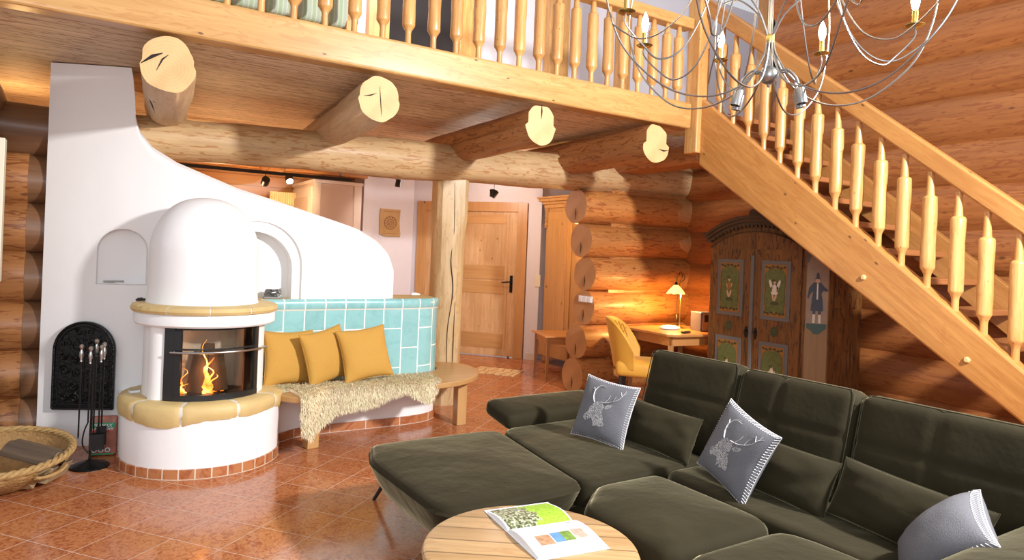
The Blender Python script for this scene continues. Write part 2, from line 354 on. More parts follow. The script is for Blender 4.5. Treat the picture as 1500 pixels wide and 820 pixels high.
t_, _ = tile_mat('turquoise_cap', (.27, .53, .53), (.32, .59, .59), (.24, .50, .50), (.85, .85, .80), 'UV', .165, 2, .005, rough=.2, coat=.4); M['tqcap'] = t_.m
t_, _ = tile_mat('terracotta_skirting', (.44, .16, .06), (.56, .24, .10), (.34, .09, .03), (.66, .56, .42), 'UV', .095, 2, .0045, rough=.3); M['skirt_s'] = t_.m
t_, _ = tile_mat('terracotta_skirting_long', (.44, .16, .06), (.56, .24, .10), (.34, .09, .03), (.62, .55, .48), 'UV', .30, 2, .0045, rough=.3); M['skirt_l'] = t_.m

def wall_strip(path, prof, swap=None):
    """sweep a vertical profile [(offset outwards, z)...] along a plan path, UV = (arc length, z)"""
    bm = NB(); uv = bm.loops.layers.uv.new('UVMap'); P = [Vector((p[0], p[1])) for p in path]; n = len(P); rows = []; s = 0
    for i, p in enumerate(P):
        if i: s += (p-P[i-1]).length
        t = (P[min(i+1, n-1)]-P[max(i-1, 0)]).normalized(); nrm = Vector((t.y, -t.x))
        l = 0; row = []
        for k, (o, z) in enumerate(prof):
            if k: l += math.hypot(o-prof[k-1][0], z-prof[k-1][1])
            row.append((bm.verts.new((p.x+nrm.x*o, p.y+nrm.y*o, z)), s, l))
        rows.append(row)
    for a, b in zip(rows, rows[1:]):
        for k in range(len(prof)-1):
            q = (a[k], b[k], b[k+1], a[k+1]); f = bm.faces.new([v[0] for v in q])
            for lp, v in zip(f.loops, q): lp[uv].uv = (v[2]+swap, v[1]) if swap is not None else (v[1], v[2])
    return bm
def pt2(pts, n=8): return [(p.x, p.y) for p in spline([(a, b, 0) for a, b in pts], n)]

# ------------------------------------------------------------------ logs
def log_bm(L, r0, r1, wob=.012, seg=28, rings=None, flat_top=None, shoulder=None, flat_bot=None, seed=0, endmi=1, x0=0.):
    """peeled log along +X from x0, sawn ends use material slot 1"""
    bm = NB(); rings = rings or max(6, int(L*9)); R_ = []
    for i in range(rings+1):
        x = x0+L*i/rings; r = r0+(r1-r0)*i/rings; ring = []
        for j in range(seg):
            a = 2*PI*j/seg
            rr = r*(1 + wob/r*noise.noise(Vector((x*1.1+seed*7, math.cos(a)*1.2, math.sin(a)*1.2)))*1.6 + wob/r*.6*noise.noise(Vector((x*4+seed*3, math.cos(a)*2.5, math.sin(a)*2.5))))
            y, z = rr*math.cos(a), rr*math.sin(a)
            if shoulder and z > .02*r/.14: y = max(-shoulder, min(shoulder, y)); z = z if abs(y) < shoulder*.98 else z
            if shoulder and z > .02: z = .02+(z-.02)*1.25
            if flat_top is not None: z = min(z, flat_top)
            if flat_bot is not None: z = max(z, flat_bot)
            ring.append(bm.verts.new((x, y, z)))
        R_.append(ring)
    for a, b in zip(R_, R_[1:]):
        for j in range(seg): bm.faces.new((a[j], a[(j+1) % seg], b[(j+1) % seg], b[j]))
    for ring, f in ((R_[0], 1), (R_[-1], -1)):
        fc = bm.faces.new(ring[::-1] if f > 0 else ring); fc.material_index = endmi
        # soft chamfer at the saw cut
    return bm
def place_log(name, p0, p1, r0, r1, mats, parent=None, **k):
    p0, p1 = Vector(p0), Vector(p1); d = p1-p0
    o = obj(name, log_bm(d.length, r0, r1, **k), mats, parent, smooth=50)
    ay = -math.atan2(d.z, math.hypot(d.x, d.y)); o.rotation_euler = (0, ay, math.atan2(d.y, d.x)); o.location = p0
    return o
def crack(parent, pts, w=.006, name='crack'):
    """a dark split: thin wedge lying on the log's end or flank (local coords)"""
    bm = NB(); n = len(pts)
    tube(bm, pts, [w*(1-abs(2*i/(n-1)-1)*.8) for i in range(n)], 6, sq=1)
    return obj(name, bm, M['dark'], parent)

# ------------------------------------------------------------------ setting: floor, walls, ceiling
bm = NB(); box(bm, -3.5, 9.2, -3.5, 11, -.08, 0); struct('floor', bm, M['floor'], smooth=0)
bm = NB(); box(bm, -1.6, 4.78, 4.52, 9.6, 2.722, 2.80); box(bm, 4.78, 6.5, 5.1, 9.6, 2.722, 2.80)
struct('ceiling', bm, M['soffit'], smooth=0)
bm = NB(); box(bm, -1.6, 4.70, 4.52, 9.6, 2.80, 2.945); box(bm, 4.70, 9.4, 5.1, 9.6, 2.80, 2.945); struct('trim_1', bm, M['fascia'], smooth=0)['label'] = 'loft floor slab above the boards'
# kitchen back wall, hall wall, 45 degree entry wall
bm = NB(); box(bm, -1.7, 3.25, 9.3, 9.45, 0, 2.72); struct('wall_kitchen', bm, M['kwood'], smooth=0)
bm = NB(); box(bm, -1.75, -1.6, 5.95, 9.4, 0, 2.72); struct('wall_kitchen_side', bm, M['kwood'], smooth=0)
bm = NB(); box(bm, 3.22, 4.10, 9.18, 9.3, 0, 2.72); box(bm, 3.22, 3.34, 8.9, 9.18, 0, 2.72); struct('wall_hall', bm, M['lilac'], smooth=0)
A0 = Vector((4.09, 9.22, 0)); dirn = Vector((math.cos(R(-48.4)), math.sin(R(-48.4)), 0))
def entry(bmf): return Matrix.Translation(A0) @ RZ(-48.4)
EM = entry(None)
# local: x along wall, y inwards(away from the room is +y)
bm = NB(); box(bm, -.1, .10, 0, .14, 0, 2.72, EM); box(bm, .10, 1.80, 0, .14, 2.19, 2.72, EM); box(bm, 1.80, 1.99, 0, .14, 0, 2.72, EM); box(bm, 5.42, 6.12, 7.78, 7.9, 0, 2.72)
struct('wall_entry', bm, M['lilac'], smooth=0)
bm = NB(); box(bm, 5.99, 6.12, 5.9, 7.6, 0, 2.72); struct('wall_hall_side', bm, M['lilac'], smooth=0)
bm = NB(); box(bm, 1.84, 1.99, -.012, 0, 0, .09, EM); struct('baseboard_entry', bm, M['skirt_l'], smooth=0)
# door
door = bpy.data.objects.new('door_1', None); COL.objects.link(door); door['kind'] = 'structure'; door['label'] = 'light spruce entrance door with plank panels in a wooden frame'
door.location = A0; door.rotation_euler = (0, 0, R(-48.4))
bm = NB(); box(bm, .11, .25, -.03, .10, 0, 2.21); box(bm, 1.65, 1.79, -.03, .10, 0, 2.21); box(bm, .25, 1.65, -.03, .10, 2.075, 2.21)
obj('door_frame', bm, M['doorfr'], door, smooth=0, bevel=.004)
bm = NB(); box(bm, .25, 1.65, .0, .05, .01, 2.075); leaf = obj('door_leaf', bm, M['door'], door, smooth=0, bevel=.003)
for z0, z1 in ((.12, .33), (.90, 1.08), (1.10, 1.30), (1.90, 2.03)):
    obj('door_crossboard', bxx(.85, 1.48, -.008, .001, z0, z1), M['doorH'], leaf, smooth=0, bevel=.002)
bm = NB(); box(bm, .80, .815, -.004, .001, .1, 2.04); box(bm, 1.515, 1.53, -.004, .001, .1, 2.04); obj('panel_groove', bm, M['doorfr'], leaf, smooth=0)
bm = NB(); box(bm, 1.565, 1.605, -.015, 0, .93, 1.17); tube(bm, [(1.585, -.01, 1.08), (1.585, -.06, 1.08), (1.575, -.065, 1.08), (1.46, -.065, 1.07)], .010, 8); lathe(bm, [(.012, 0), (.012, .02)], 12, (1.585, -.02), M=None)
obj('door_handle', bm, M['black'], leaf)
sw = obj('light_switch', bxx(1.93, 2.01, -.012, 0, 1.03, 1.20), M['cream'], None, smooth=0, bevel=.004); sw.location = A0; sw.rotation_euler = door.rotation_euler
tag(sw, 'beige light switch plate on the lilac wall right of the door', 'light switch')

# back log wall (continues the lintel to the corner): ends sawn at left
wb = bpy.data.objects.new('wall_back', None); COL.objects.link(wb); wb['kind'] = 'structure'
ends = [(.19, 4.54), (.555, 4.57), (.925, 4.66), (1.30, 4.66), (1.665, 4.59), (2.03, 4.50)]
for i, (z, x) in enumerate(ends):
    o = place_log('wall_log', (x, 5.79, z), (6.35, 5.79, z+.01), .186, .195, [M['wall_log'], M['end_wall']], wb, seed=i+1, wob=.009)
    crack(o, [(-.003, 0, -.02), (-.003, -.006, -.08), (-.003, .004, -.15)], .006)
bm = NB(); box(bm, 4.95, 6.3, 5.72, 5.86, 0, 2.3); obj('chinking', bm, M['wall_log'], wb, smooth=0)
bm = NB(); box(bm, 4.62, 4.86, 5.66, 5.92, 0, .06); obj('sill_block', bm, M['wall_log'], wb, smooth=0, bevel=.004)
for i, (z, x) in enumerate(ends):
    o = obj('saddle_cut', log_bm(.30, .184, .1955, wob=.009, seed=i+1, x0=0), [M['saddle'], M['saddle']], wb, smooth=50); o.location = (5.86, 5.79, z+.01)
# right log wall
wr = bpy.data.objects.new('wall_right', None); COL.objects.link(wr); wr['kind'] = 'structure'
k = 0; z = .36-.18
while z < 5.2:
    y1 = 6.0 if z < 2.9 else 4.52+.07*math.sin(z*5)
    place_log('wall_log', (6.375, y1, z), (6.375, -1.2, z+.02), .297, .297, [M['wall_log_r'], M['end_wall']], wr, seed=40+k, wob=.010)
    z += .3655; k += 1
# left corner: two stubs of crossing log walls
wl = bpy.data.objects.new('wall_left', None); COL.objects.link(wl); wl['kind'] = 'structure'
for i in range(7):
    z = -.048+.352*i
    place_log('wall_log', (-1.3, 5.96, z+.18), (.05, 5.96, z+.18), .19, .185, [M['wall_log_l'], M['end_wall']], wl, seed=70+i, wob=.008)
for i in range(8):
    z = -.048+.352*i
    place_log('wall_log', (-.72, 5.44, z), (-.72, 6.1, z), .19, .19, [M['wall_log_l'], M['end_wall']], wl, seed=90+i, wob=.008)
for i in range(6):   # pale scribed saddles where the crossing logs are notched
    z = -.048+.352*i
    bm = log_bm(.24, .1925, .1925, wob=.008, seed=70+i, x0=0); 
    o = obj('saddle_cut', bm, [M['joist_b'], M['joist_b']], wl, smooth=50); o.location = (-.62, 5.956, z+.18)
struct('window_1', bxx(-.58, -.474, 5.30, 5.41, 1.18, 2.10), M['cream'], smooth=0, bevel=.004)['label'] = 'cream edge of a window casing'

# loft walls behind the railing
bm = NB(); box(bm, -1.6, 9.4, 6.95, 7.05, 2.9, 5.4); struct('wall_loft', bm, M['lilac'], smooth=0)
bm = NB(); box(bm, 9.0, 9.1, 2.5, 7.0, 2.9, 5.4); struct('wall_loft_side', bm, M['lilac'], smooth=0)
bm = NB(); box(bm, -1.7, -1.55, 4.6, 7, 2.9, 5.4); struct('wall_loft_left', bm, M['fascia'], smooth=0)
lo = bpy.data.objects.new('door_2', None); COL.objects.link(lo); lo['kind'] = 'structure'; lo['label'] = 'dark doorway in the loft with wooden jambs'
bm = NB(); box(bm, 2.46, 2.70, 6.86, 6.97, 2.945, 5.3); box(bm, 3.56, 3.80, 6.86, 6.97, 2.945, 5.3); obj('door_jamb', bm, M['honeyZ'], lo, smooth=0, bevel=.01)
obj('doorway_shade', bxx(2.70, 3.56, 6.92, 6.945, 2.945, 5.3), M['dark'], lo, smooth=0)  # black sheet paints the darkness of the open doorway, no door leaf there
for x0, x1 in ((2.0, 2.2), (4.78, 5.08), (5.95, 6.12)):
    tag(obj('loft_post', bxx(x0, x1, 6.80, 6.94, 2.946, 5.3), M['honeyZ'], None, smooth=0, bevel=.012),
        {2.0: 'wooden loft post left of the dark doorway', 4.78: 'wooden loft post right of the dark doorway', 5.95: 'wooden loft post behind the left candles of the chandelier'}[x0], 'post')
tag(obj('loft_post', bxx(6.30, 6.46, 4.78, 4.94, 2.946, 5.3), M['honeyZ'], None, smooth=0, bevel=.01), 'wooden loft post beside the sawn ends of the stair wall logs', 'post')
tag(obj('gap_shade_panel', bxx(6.26, 6.50, 4.70, 4.78, 3.60, 5.3), M['dark'], None, smooth=0), 'black panel put in as the shade of the gap between loft post and log ends', 'panel')  # flat black stands in for the shade inside the gap

# ------------------------------------------------------------------ big timbers
o = place_log('lintel_log', (.17, 5.82, 2.27), (6.3, 5.80, 2.43), .165, .20, [M['lintel'], M['end_wall']], seed=5, wob=.012, seg=36)
tag(o, 'long peeled horizontal log carrying the loft joists', 'log beam')
JD = [(.36, .55, .148, 'joist_a', 'fat peeled joist log with split end above the white chimney'),
      (1.66, 1.86, .143, 'joist_a', 'cracked peeled joist log, second from the chimney, above the yellow cushions'),
      (3.01, 3.10, .140, 'joist_b', 'reddish joist log with pale sawn end above the wooden post'),
      (4.26, 4.32, .152, 'joist_b', 'reddish joist log with pale knotted end nearest the stair post')]
for i, (xa, xb, r, m, lab) in enumerate(JD):
    o = place_log('joist_log', (xa, 4.36, 2.50), (xb, 6.6, 2.495), r, r*1.02, [M[m], M['end_pale']], None, seed=20+i, wob=.010,
                  flat_top=.222, shoulder=(.118 if i > 1 else .135), seg=40)
    tag(o, lab, 'log beam', 'joist logs under the loft')
    if i == 0:
        crack(o, [(-.002, .14, .0), (-.003, .08, .05), (-.003, .03, .075)], .010)
        crack(o, [(-.002, .06, -.03), (-.003, .03, .04), (-.003, .0, .07)], .005)
        crack(o, [(.0, .125, -.04), (.3, .115, -.08), (.6, .09, -.115), (.9, .07, -.13)], .010)
    if i == 1:
        crack(o, [(-.002, .11, .02), (-.003, .06, .03), (-.003, .02, .05)], .005); crack(o, [(-.002, .0, .1), (-.003, -.01, 0), (-.003, -.02, -.1)], .003)
        crack(o, [(.1, .138, .0), (.5, .135, -.03), (.9, .12, -.07), (1.2, .09, -.105)], .008)
    if i == 2: crack(o, [(-.002, .0, .18), (-.003, -.002, .12), (-.003, .0, .06)], .006)
    if i == 3: crack(o, [(-.002, -.14, -.03), (-.003, -.09, -.04), (-.003, -.03, -.03)], .007)
o = place_log('trimmer_log', (5.05, 4.45, 2.55), (5.05, 6.2, 2.55), .19, .19, [M['joist_b'], M['end_pale']], None, seed=33, flat_top=.17, flat_bot=-.13, seg=32)
tag(o, 'reddish log with flat sawn underside behind the stair post', 'log beam')
bm = NB(); L = 6.32; n = 40
for i in range(1): box(bm, -1.6, 4.735, 4.40, 4.55, 2.715, 2.955)
tag(obj('loft_edge_beam', bm, M['fascia'], None, smooth=0, bevel=.022, seg=3), 'long honey coloured squared beam along the loft edge', 'beam')
# carved post carrying the lintel
bm = NB(); pts = []; seg = 20
for i in range(19):
    z = 2.20*i/18; ring = []
    for j in range(seg):
        a = 2*PI*j/seg; k_ = 1 if z > 1.72 else 0; s_ = min(1, max(0, (z-1.62)/.16))
        rr = .163+.014*noise.noise(Vector((math.cos(a)*2, math.sin(a)*2, z*1.5)))
        q = .155/max(abs(math.cos(a)), abs(math.sin(a)))
        rr = rr*(1-s_)+min(q, .20)*s_
        ring.append(bm.verts.new((rr*math.cos(a), rr*math.sin(a), z)))
    pts.append(ring)
for a, b in zip(pts, pts[1:]):
    for j in range(seg): bm.faces.new((a[j], a[(j+1) % seg], b[(j+1) % seg], b[j]))
bm.faces.new(pts[0][::-1]); bm.faces.new(pts[-1])
po = obj('support_post', bm, M['post'], None, smooth=30); po.location = (3.02, 5.90, 0); po.rotation_euler = (0, 0, R(-12))
tag(po, 'thick cracked peeled post holding up the lintel log beside the tiled bench', 'post')
crack(po, spline([(.0, -.158, 2.15), (.012, -.160, 1.7), (-.01, -.163, 1.4), (.02, -.168, 1.1), (-.02, -.168, .7), (.0, -.168, .2)], 5), .006)
crack(po, spline([(.05, -.157, 1.0), (.045, -.165, .6), (.05, -.165, .15)], 5), .004)

# ------------------------------------------------------------------ masonry stove with plaster wall and tiled bench
stove = thing('masonry_stove', 'white rounded masonry stove with burning fire, plaster chimney wall and turquoise tiled side', 'stove', (.72, 5.05, 0))
wp = [(-.27, 5.74), (0, 5.61), (.25, 5.5), (.6, 5.38), (1.0, 5.315), (1.5, 5.295), (2.0, 5.31), (2.20, 5.345), (2.265, 5.40), (2.28, 5.50)]
top_px = [(-.27, 2.715), (.225, 2.715), (.248, 2.52), (.256, 2.40), (.287, 2.276), (.377, 2.159), (.532, 2.062), (.712, 1.991), (.945, 1.902), (1.191, 1.837), (1.45, 1.765), (1.73, 1.69), (1.907, 1.639), (2.064, 1.556), (2.179, 1.457), (2.238, 1.33), (2.27, 1.18), (2.28, 1.07)]
def interp(x, tab):
    if x <= tab[0][0]: return tab[0][1]
    for (a, b), (c, d) in zip(tab, tab[1:]):
        if x <= c: return b+(d-b)*(x-a)/max(1e-6, c-a)
    return tab[-1][1]
def Yw(x):   # plan curve of the wall face
    return interp(x, WP)
WP = sorted(set((round(a, 4), b) for a, b in pt2(wp, 10)))
bm = NB(); cols = []
xs = [-.27, -.25]+[ -.23+.0125*i for i in range(0, 38)]
xs += [.2500, .2525, .256, .262]+[.27+.0125*i for i in range(0, 158)]
xs = sorted(x for x in set(round(x, 4) for x in xs) if x <= 2.28)+[2.28]
xs = [x for i, x in enumerate(xs) if i == 0 or x-xs[i-1] > .001]
NZ = 70
def arch_d(x, z, cx, hw, z0, zs):   # inside test value of an arched niche: >0 inside (metres from edge)
    if z < z0: return -(z0-z) if abs(x-cx) < hw else -1
    if z < zs: return hw-abs(x-cx)
    return hw-math.hypot(x-cx, (z-zs))
def face_off(x, z):
    return 0
def arch(cx, hw, z0, zs, n=28):
    return [(cx-hw, z0), (cx+hw, z0)]+[(cx+hw*math.cos(PI*j/n), zs+hw*math.sin(PI*j/n)) for j in range(n+1)]
def carve(o, cutters):
    for prm in cutters:
        c = obj('cutter', prm, M['plaster'], None, smooth=0); md = o.modifiers.new('b', 'BOOLEAN'); md.operation = 'DIFFERENCE'; md.solver = 'EXACT'; md.object = c
        dg = bpy.context.evaluated_depsgraph_get(); dg.update(); me = bpy.data.meshes.new_from_object(o.evaluated_get(dg)); o.modifiers.remove(md); o.data = me; bpy.data.objects.remove(c)
    o.data.polygons.foreach_set('use_smooth', [True]*len(o.data.polygons)); o.data.set_sharp_from_angle(angle=R(32))
def build_plaster():
    bm = NB(); F = []; 
    for x in xs:
        zt = interp(x, top_px); col = []; y0 = Yw(x)
        for k_ in range(NZ+1):
            z = zt*k_/NZ
            # smooth roll-over at the top edge
            e = zt-z; ro = .05*max(0, 1-e/.05)**2 if x > .26 else 0
            col.append(bm.verts.new((x, y0+face_off(x, z)+ro, z)))
        F.append(col)
    for a, b in zip(F, F[1:]):
        for k_ in range(NZ): bm.faces.new((a[k_], b[k_], b[k_+1], a[k_+1]))
    Bk = [[bm.verts.new((x, Yw(x)+.27, 0)), bm.verts.new((x, Yw(x)+.27, interp(x, top_px)-.01))] for x in xs]
    for i in range(len(xs)-1):
        a, b = Bk[i], Bk[i+1]; bm.faces.new((b[0], a[0], a[1], b[1])); bm.faces.new((F[i][-1], F[i+1][-1], b[1], a[1]))
    bm.faces.new(F[0]+[Bk[0][1], Bk[0][0]]); bm.faces.new(F[-1][::-1]+[Bk[-1][0], Bk[-1][1]])
    return bm
pw = obj('plaster_wall', build_plaster(), M['plaster'], None, smooth=50, label='white plaster chimney wall sweeping down to the right')
cb = []
bm = NB(); prism(bm, arch(.212, .158, 1.155, 1.40), 5.2, 5.64, 'Y'); cb.append(bm)
bm = NB(); prism(bm, arch(1.10, .335, 1.0, 1.325), 5.2, 5.322, 'Y'); cb.append(bm)
bm = NB(); prism(bm, arch(1.08, .285, 1.0, 1.295), 5.2, 5.45, 'Y'); cb.append(bm)
carve(pw, cb); pw.parent = stove; pw.location = -stove.location
def Cst(z): return (0, 0)
f0 = math.atan2(-.990, -.141)     # direction from the stove centre to the viewer side
def ang(phi): return f0+R(phi)    # phi degrees, positive towards the right
BR = .507
# base drum with a block tying it to the wall
bm = NB(); lathe(bm, [(BR, .0), (BR, .40)], 96); box(bm, -BR+.004, BR-.004, 0, .45, 0, .40); obj('stove_base', bm, M['plaster'], stove, smooth=40)
n = 97; path = [(BR*math.cos(ang(-100+200*i/(n-1))), BR*math.sin(ang(-100+200*i/(n-1)))) for i in range(n)]
bm = wall_strip(path, [(.010, 0), (.010, .062), (0, .064)]); obj('stove_skirting', bm, M['skirt_s'], stove, smooth=40)
# sandstone ledge: single stones with mortar between
cuts = [-118, -84, -52, -14, 24, 62, 100]
bm = NB(); lathe(bm, [(BR+.004, .375), (BR+.014, .40), (BR+.014, .430), (BR+.002, .450), (BR-.03, .459), (.2, .459)], 96); obj('ledge_mortar', bm, M['sandfloor'], stove, smooth=40)
for i, (a, b) in enumerate(zip(cuts, cuts[1:])):
    bm = NB(); a0, a1 = ang(a+.75), ang(b-.75); ns = 22; rows = []
    for j in range(ns+1):
        th = a0+(a1-a0)*j/ns; ph = a+(b-a)*j/ns
        low = .350+.012*math.sin(ph*.11+1.2)+.018*math.sin(ph*.045+.3)+.006*noise.noise(Vector((ph*.2, 0, 0)))-(.012 if 20 > ph > -60 else 0)
        e = min(1, min(j, ns-j)/1.5); sh = .008*(1-e)
        pr = [(BR-.01, low), (BR+.010-sh, low+.006), (BR+.020-sh, low+.035), (BR+.020-sh, .432), (BR+.008-sh, .452), (BR-.03, .462-sh*.5), (.22, .462-sh*.5)]
        rows.append([bm.verts.new((r_*math.cos(th), r_*math.sin(th), z_)) for r_, z_ in pr])
    for p, q in zip(rows, rows[1:]):
        for k_ in range(len(p)-1): bm.faces.new((p[k_], q[k_], q[k_+1], p[k_+1]))
    bm.faces.new(rows[0]); bm.faces.new(rows[-1][::-1])
    obj('ledge_stone', bm, M['sand'], stove, smooth=45)
# body with firebox opening between phi -36 and +58
Rb = .385
bm = NB(); A1, A2 = ang(57), ang(-37)+2*PI
prof = [(Rb, .455), (Rb, .96)]
ns = 60; ri = .16
outer = [(Rb*math.cos(A1+(A2-A1)*j/ns), Rb*math.sin(A1+(A2-A1)*j/ns)) for j in range(ns+1)]
inner = [(.30*math.cos(A2), .30*math.sin(A2)), (-.25*math.cos(f0+R(-60)), .10), (.0, .22), (.20, .16), (.30*math.cos(A1), .30*math.sin(A1))]
prism(bm, outer+inner, .455, .96, 'Z')
# left pillar: rounded column in front of the body
def col_at(phi, r, rr, z0, z1): lathe(bm, [(rr, z0), (rr, z1)], 28, (r*math.cos(ang(phi)), r*math.sin(ang(phi))))
col_at(-49, .325, .092, .455, .955)
obj('stove_body', bm, M['plaster'], stove, smooth=40)
# slab, stone rim, dome
SR = .452
bm = NB(); lathe(bm, [(.2, .935), (SR-.012, .935), (SR, .947), (SR, 1.008), (SR-.01, 1.02), (.3, 1.02)], 96); box(bm, -SR+.03, SR-.04, 0, .34, .936, 1.019); obj('slab', bm, M['plaster'], stove, smooth=40)
bm = NB(); lathe(bm, [(.30, 1.019), (SR+.008, 1.021), (SR+.014, 1.038), (SR+.005, 1.058), (SR-.02, 1.067), (.3, 1.067)], 96); obj('rim_mortar', bm, M['sandfloor'], stove, smooth=40)
rc = [-135, -95, -62, -30, 3, 36, 68, 98, 130]
for a, b in zip(rc, rc[1:]):
    bm = NB(); rows = []; ns = 16
    for j in range(ns+1):
        th = ang(a+.7+(b-a-1.4)*j/ns); w_ = .004*noise.noise(Vector((a, j*.4, 0)))
        pr = [(SR-.02, 1.016), (SR+.012+w_, 1.020), (SR+.020+w_, 1.038), (SR+.010+w_, 1.060), (SR-.02, 1.070), (.32, 1.070)]
        rows.append([bm.verts.new((r_*math.cos(th), r_*math.sin(th), z_)) for r_, z_ in pr])
    for p, q in zip(rows, rows[1:]):
        for k_ in range(len(p)-1): bm.faces.new((p[k_], q[k_], q[k_+1], p[k_+1]))
    bm.faces.new(rows[0]); bm.faces.new(rows[-1][::-1]); obj('rim_stone', bm, M['sand'], stove, smooth=45)
bm = NB(); DR = .352
pr = [(DR+.012, 1.066), (DR+.004, 1.10), (DR, 1.2), (DR-.002, 1.38)]+[(DR*math.cos(R(t))**.86 if t < 90 else 0, 1.40+.395*math.sin(R(t))) for t in range(4, 91, 4)]+[(0, 1.795)]
lathe(bm, pr, 80, (-.020, .03)); obj('dome', bm, M['plaster'], stove, smooth=60)
# shoulder that flows from the dome into the wall
# firebox
fb = obj('firebox', NB(), M['black'], stove)
bm = NB(); a0, a1 = ang(-37), ang(57); Rg = .395
def arc(bm, r0, r1, z0, z1, p0, p1, ns=30):
    pl = [(r1*math.cos(ang(p0+(p1-p0)*j/ns)), r1*math.sin(ang(p0+(p1-p0)*j/ns))) for j in range(ns+1)]+[(r0*math.cos(ang(p1+(p0-p1)*j/ns)), r0*math.sin(ang(p1+(p0-p1)*j/ns))) for j in range(ns+1)]
    prism(bm, pl, z0, z1, 'Z')
arc(bm, .30, .400, .463, .500, -37, 57); arc(bm, .30, .392, .918, .937, -37, 57)
arc(bm, .30, .402, .463, .937, -37, -27, 8); arc(bm, .30, .398, .463, .937, 53, 57, 4)
arc(bm, .392, .408, .790, .800, -27, 53); arc(bm, .387, .404, .500, .918, -27, -21, 5); arc(bm, .387, .404, .50, .918, 50, 53, 3)
obj('door_frame', bm, M['blackp'], fb, smooth=40)
bm = NB(); arc(bm, .390, .394, .498, .920, -24, 52, 40); obj('glass_pane', bm, M['glass'], fb, smooth=40)
hp = [((.430)*math.cos(ang(p)), (.430)*math.sin(ang(p)), .778) for p in range(-28, 65, 4)]
hp = [(.40*math.cos(ang(-27)), .40*math.sin(ang(-27)), .778)]+hp+[(.40*math.cos(ang(63)), .40*math.sin(ang(63)), .778)]
bm = NB(); tube(bm, hp, .0075, 8); obj('door_handle', bm, M['chrome'], fb)
bm = NB(); arc(bm, .0, .36, .470, .492, -50, 70); inn = [(-.25, .10), (.25, .10)]
lin = []
for j in range(25):
    a_ = ang(-40)-(2*PI-R(97))*j/24*.0
arcp = [(.27*math.cos(ang(-90+j*10)), .27*math.sin(ang(-90+j*10))) for j in range(0)]
box(bm, -.24, .25, .12, .135, .48, .935); obj('fire_chamber', bm, mat('sooty_brick', (.022, .016, .012), .9, bump=.4, noise_=.5, nscale=8), fb, smooth=0)
# burning wood and flames
fire_c = Vector((.72, 5.05, 0))
def fpt(phi, r, z): return Vector((.72+r*math.cos(ang(phi)), 5.05+r*math.sin(ang(phi)), z))
fl = bpy.data.objects.new
for i, (phi, r, dz, rr, lean) in enumerate(((-13, .27, .26, .050, .10), (22, .25, .26, .058, -.06), (5, .15, .30, .05, .02))):
    a = fpt(phi, r, .492); b = fpt(phi+lean*60, r-.07, .49+dz)
    o = place_log('burning_log', a, b, rr, rr*.9, [M['bark'], M['bark']], None, seed=60+i, wob=.012, seg=12)
    tag(o, ['charred split log standing at the left inside the stove', 'thick charred log standing right of the flames inside the stove', 'charred log at the back behind the flames'][i], 'firewood')
def flame(bm, p, h, w, s):
    pts = []; rad = []
    for i in range(12):
        t = i/11; pts.append(p+Vector((.028*math.sin(t*6+s)*t+.01*math.sin(13*t+s), .01*math.cos(5*t+s), h*t))); rad.append(max(.0015, 1.5*w*(1-t)**.75*(.55+.45*math.sin(min(1, t*3.2+.35)*PI/2))))
    tube(bm, pts, rad, 8, sq=.5)
bm = NB()
for phi, r, h, w, s in ((2, .31, .36, .013, 0), (4, .31, .24, .020, 1.5), (9, .32, .13, .015, 2.5), (6, .30, .19, .014, 4), (-25, .31, .17, .010, 3), (-28, .31, .10, .012, 5), (-22, .32, .07, .010, 1), (1, .33, .09, .011, 2)):
    flame(bm, fpt(phi, r, .488), h, w, s)
fo = obj('fire', bm, M['flame'], None); tag(fo, 'orange flames behind the curved stove glass', 'fire', kind='stuff')
bm = NB()
for i in range(26):
    p = fpt(random.uniform(-25, 35), random.uniform(.10, .27), .496); rbox(bm, .03, .025, .018, .006, 0, 2, 2, 2, T(*p) @ RZ(random.uniform(0, 180)))
tag(obj('embers', bm, M['ember'], None), 'glowing embers on the firebox floor', 'embers', kind='stuff')
light('fire_light', 'POINT', fpt(2, .31, .66), 1.6, (1, .42, .12), .05)
# tiled bench wall
tp = pt2([(1.13, 5.10), (1.24, 5.135), (1.33, 5.19), (1.41, 5.235), (1.5, 5.25), (1.7, 5.262), (2.0, 5.262), (2.32, 5.262), (2.49, 5.285), (2.58, 5.32), (2.66, 5.38), (2.71, 5.47), (2.72, 5.62)], 8)
tpu = pt2([(1.13, 5.22), (1.24, 5.235), (1.33, 5.245), (1.41, 5.25), (1.5, 5.255), (1.7, 5.262), (2.0, 5.262), (2.32, 5.262), (2.49, 5.285), (2.58, 5.32), (2.66, 5.38), (2.71, 5.47), (2.72, 5.62)], 8)
obj('bench_plinth', wall_strip(tp, [(0, .05), (0, .43), (-.25, .431)]), M['plaster'], stove, smooth=60, W_=True)
obj('bench_skirting', wall_strip(tp, [(.010, 0), (.010, .068), (-.01, .070)]), M['skirt_l'], stove, smooth=60, W_=True)
obj('turquoise_tiles', wall_strip(tpu, [(0, .42), (0, .985)], .095), M['tq'], stove, smooth=60, W_=True, label='turquoise glazed wall tiles with white joints')
obj('cap_tiles', wall_strip(tpu, [(.004, .988), (.012, 1.00), (.014, 1.045), (.004, 1.066), (-.025, 1.070)]), M['tqcap'], stove, smooth=60, W_=True)
obj('tile_joint', wall_strip(tpu, [(.001, .98), (.003, .990)]), M['sandfloor'], stove, smooth=60, W_=True)
bm = NB(); pl = [(a, b) for a, b in tpu]+[(2.72, 5.74), (1.1, 5.72)]
prism(bm, [(x-(.02 if x > 2.6 else 0), y+.02) for x, y in pl], 1.0, 1.068, 'Z'); obj('ledge_top', bm, M['sand'], stove, smooth=0, W_=True)
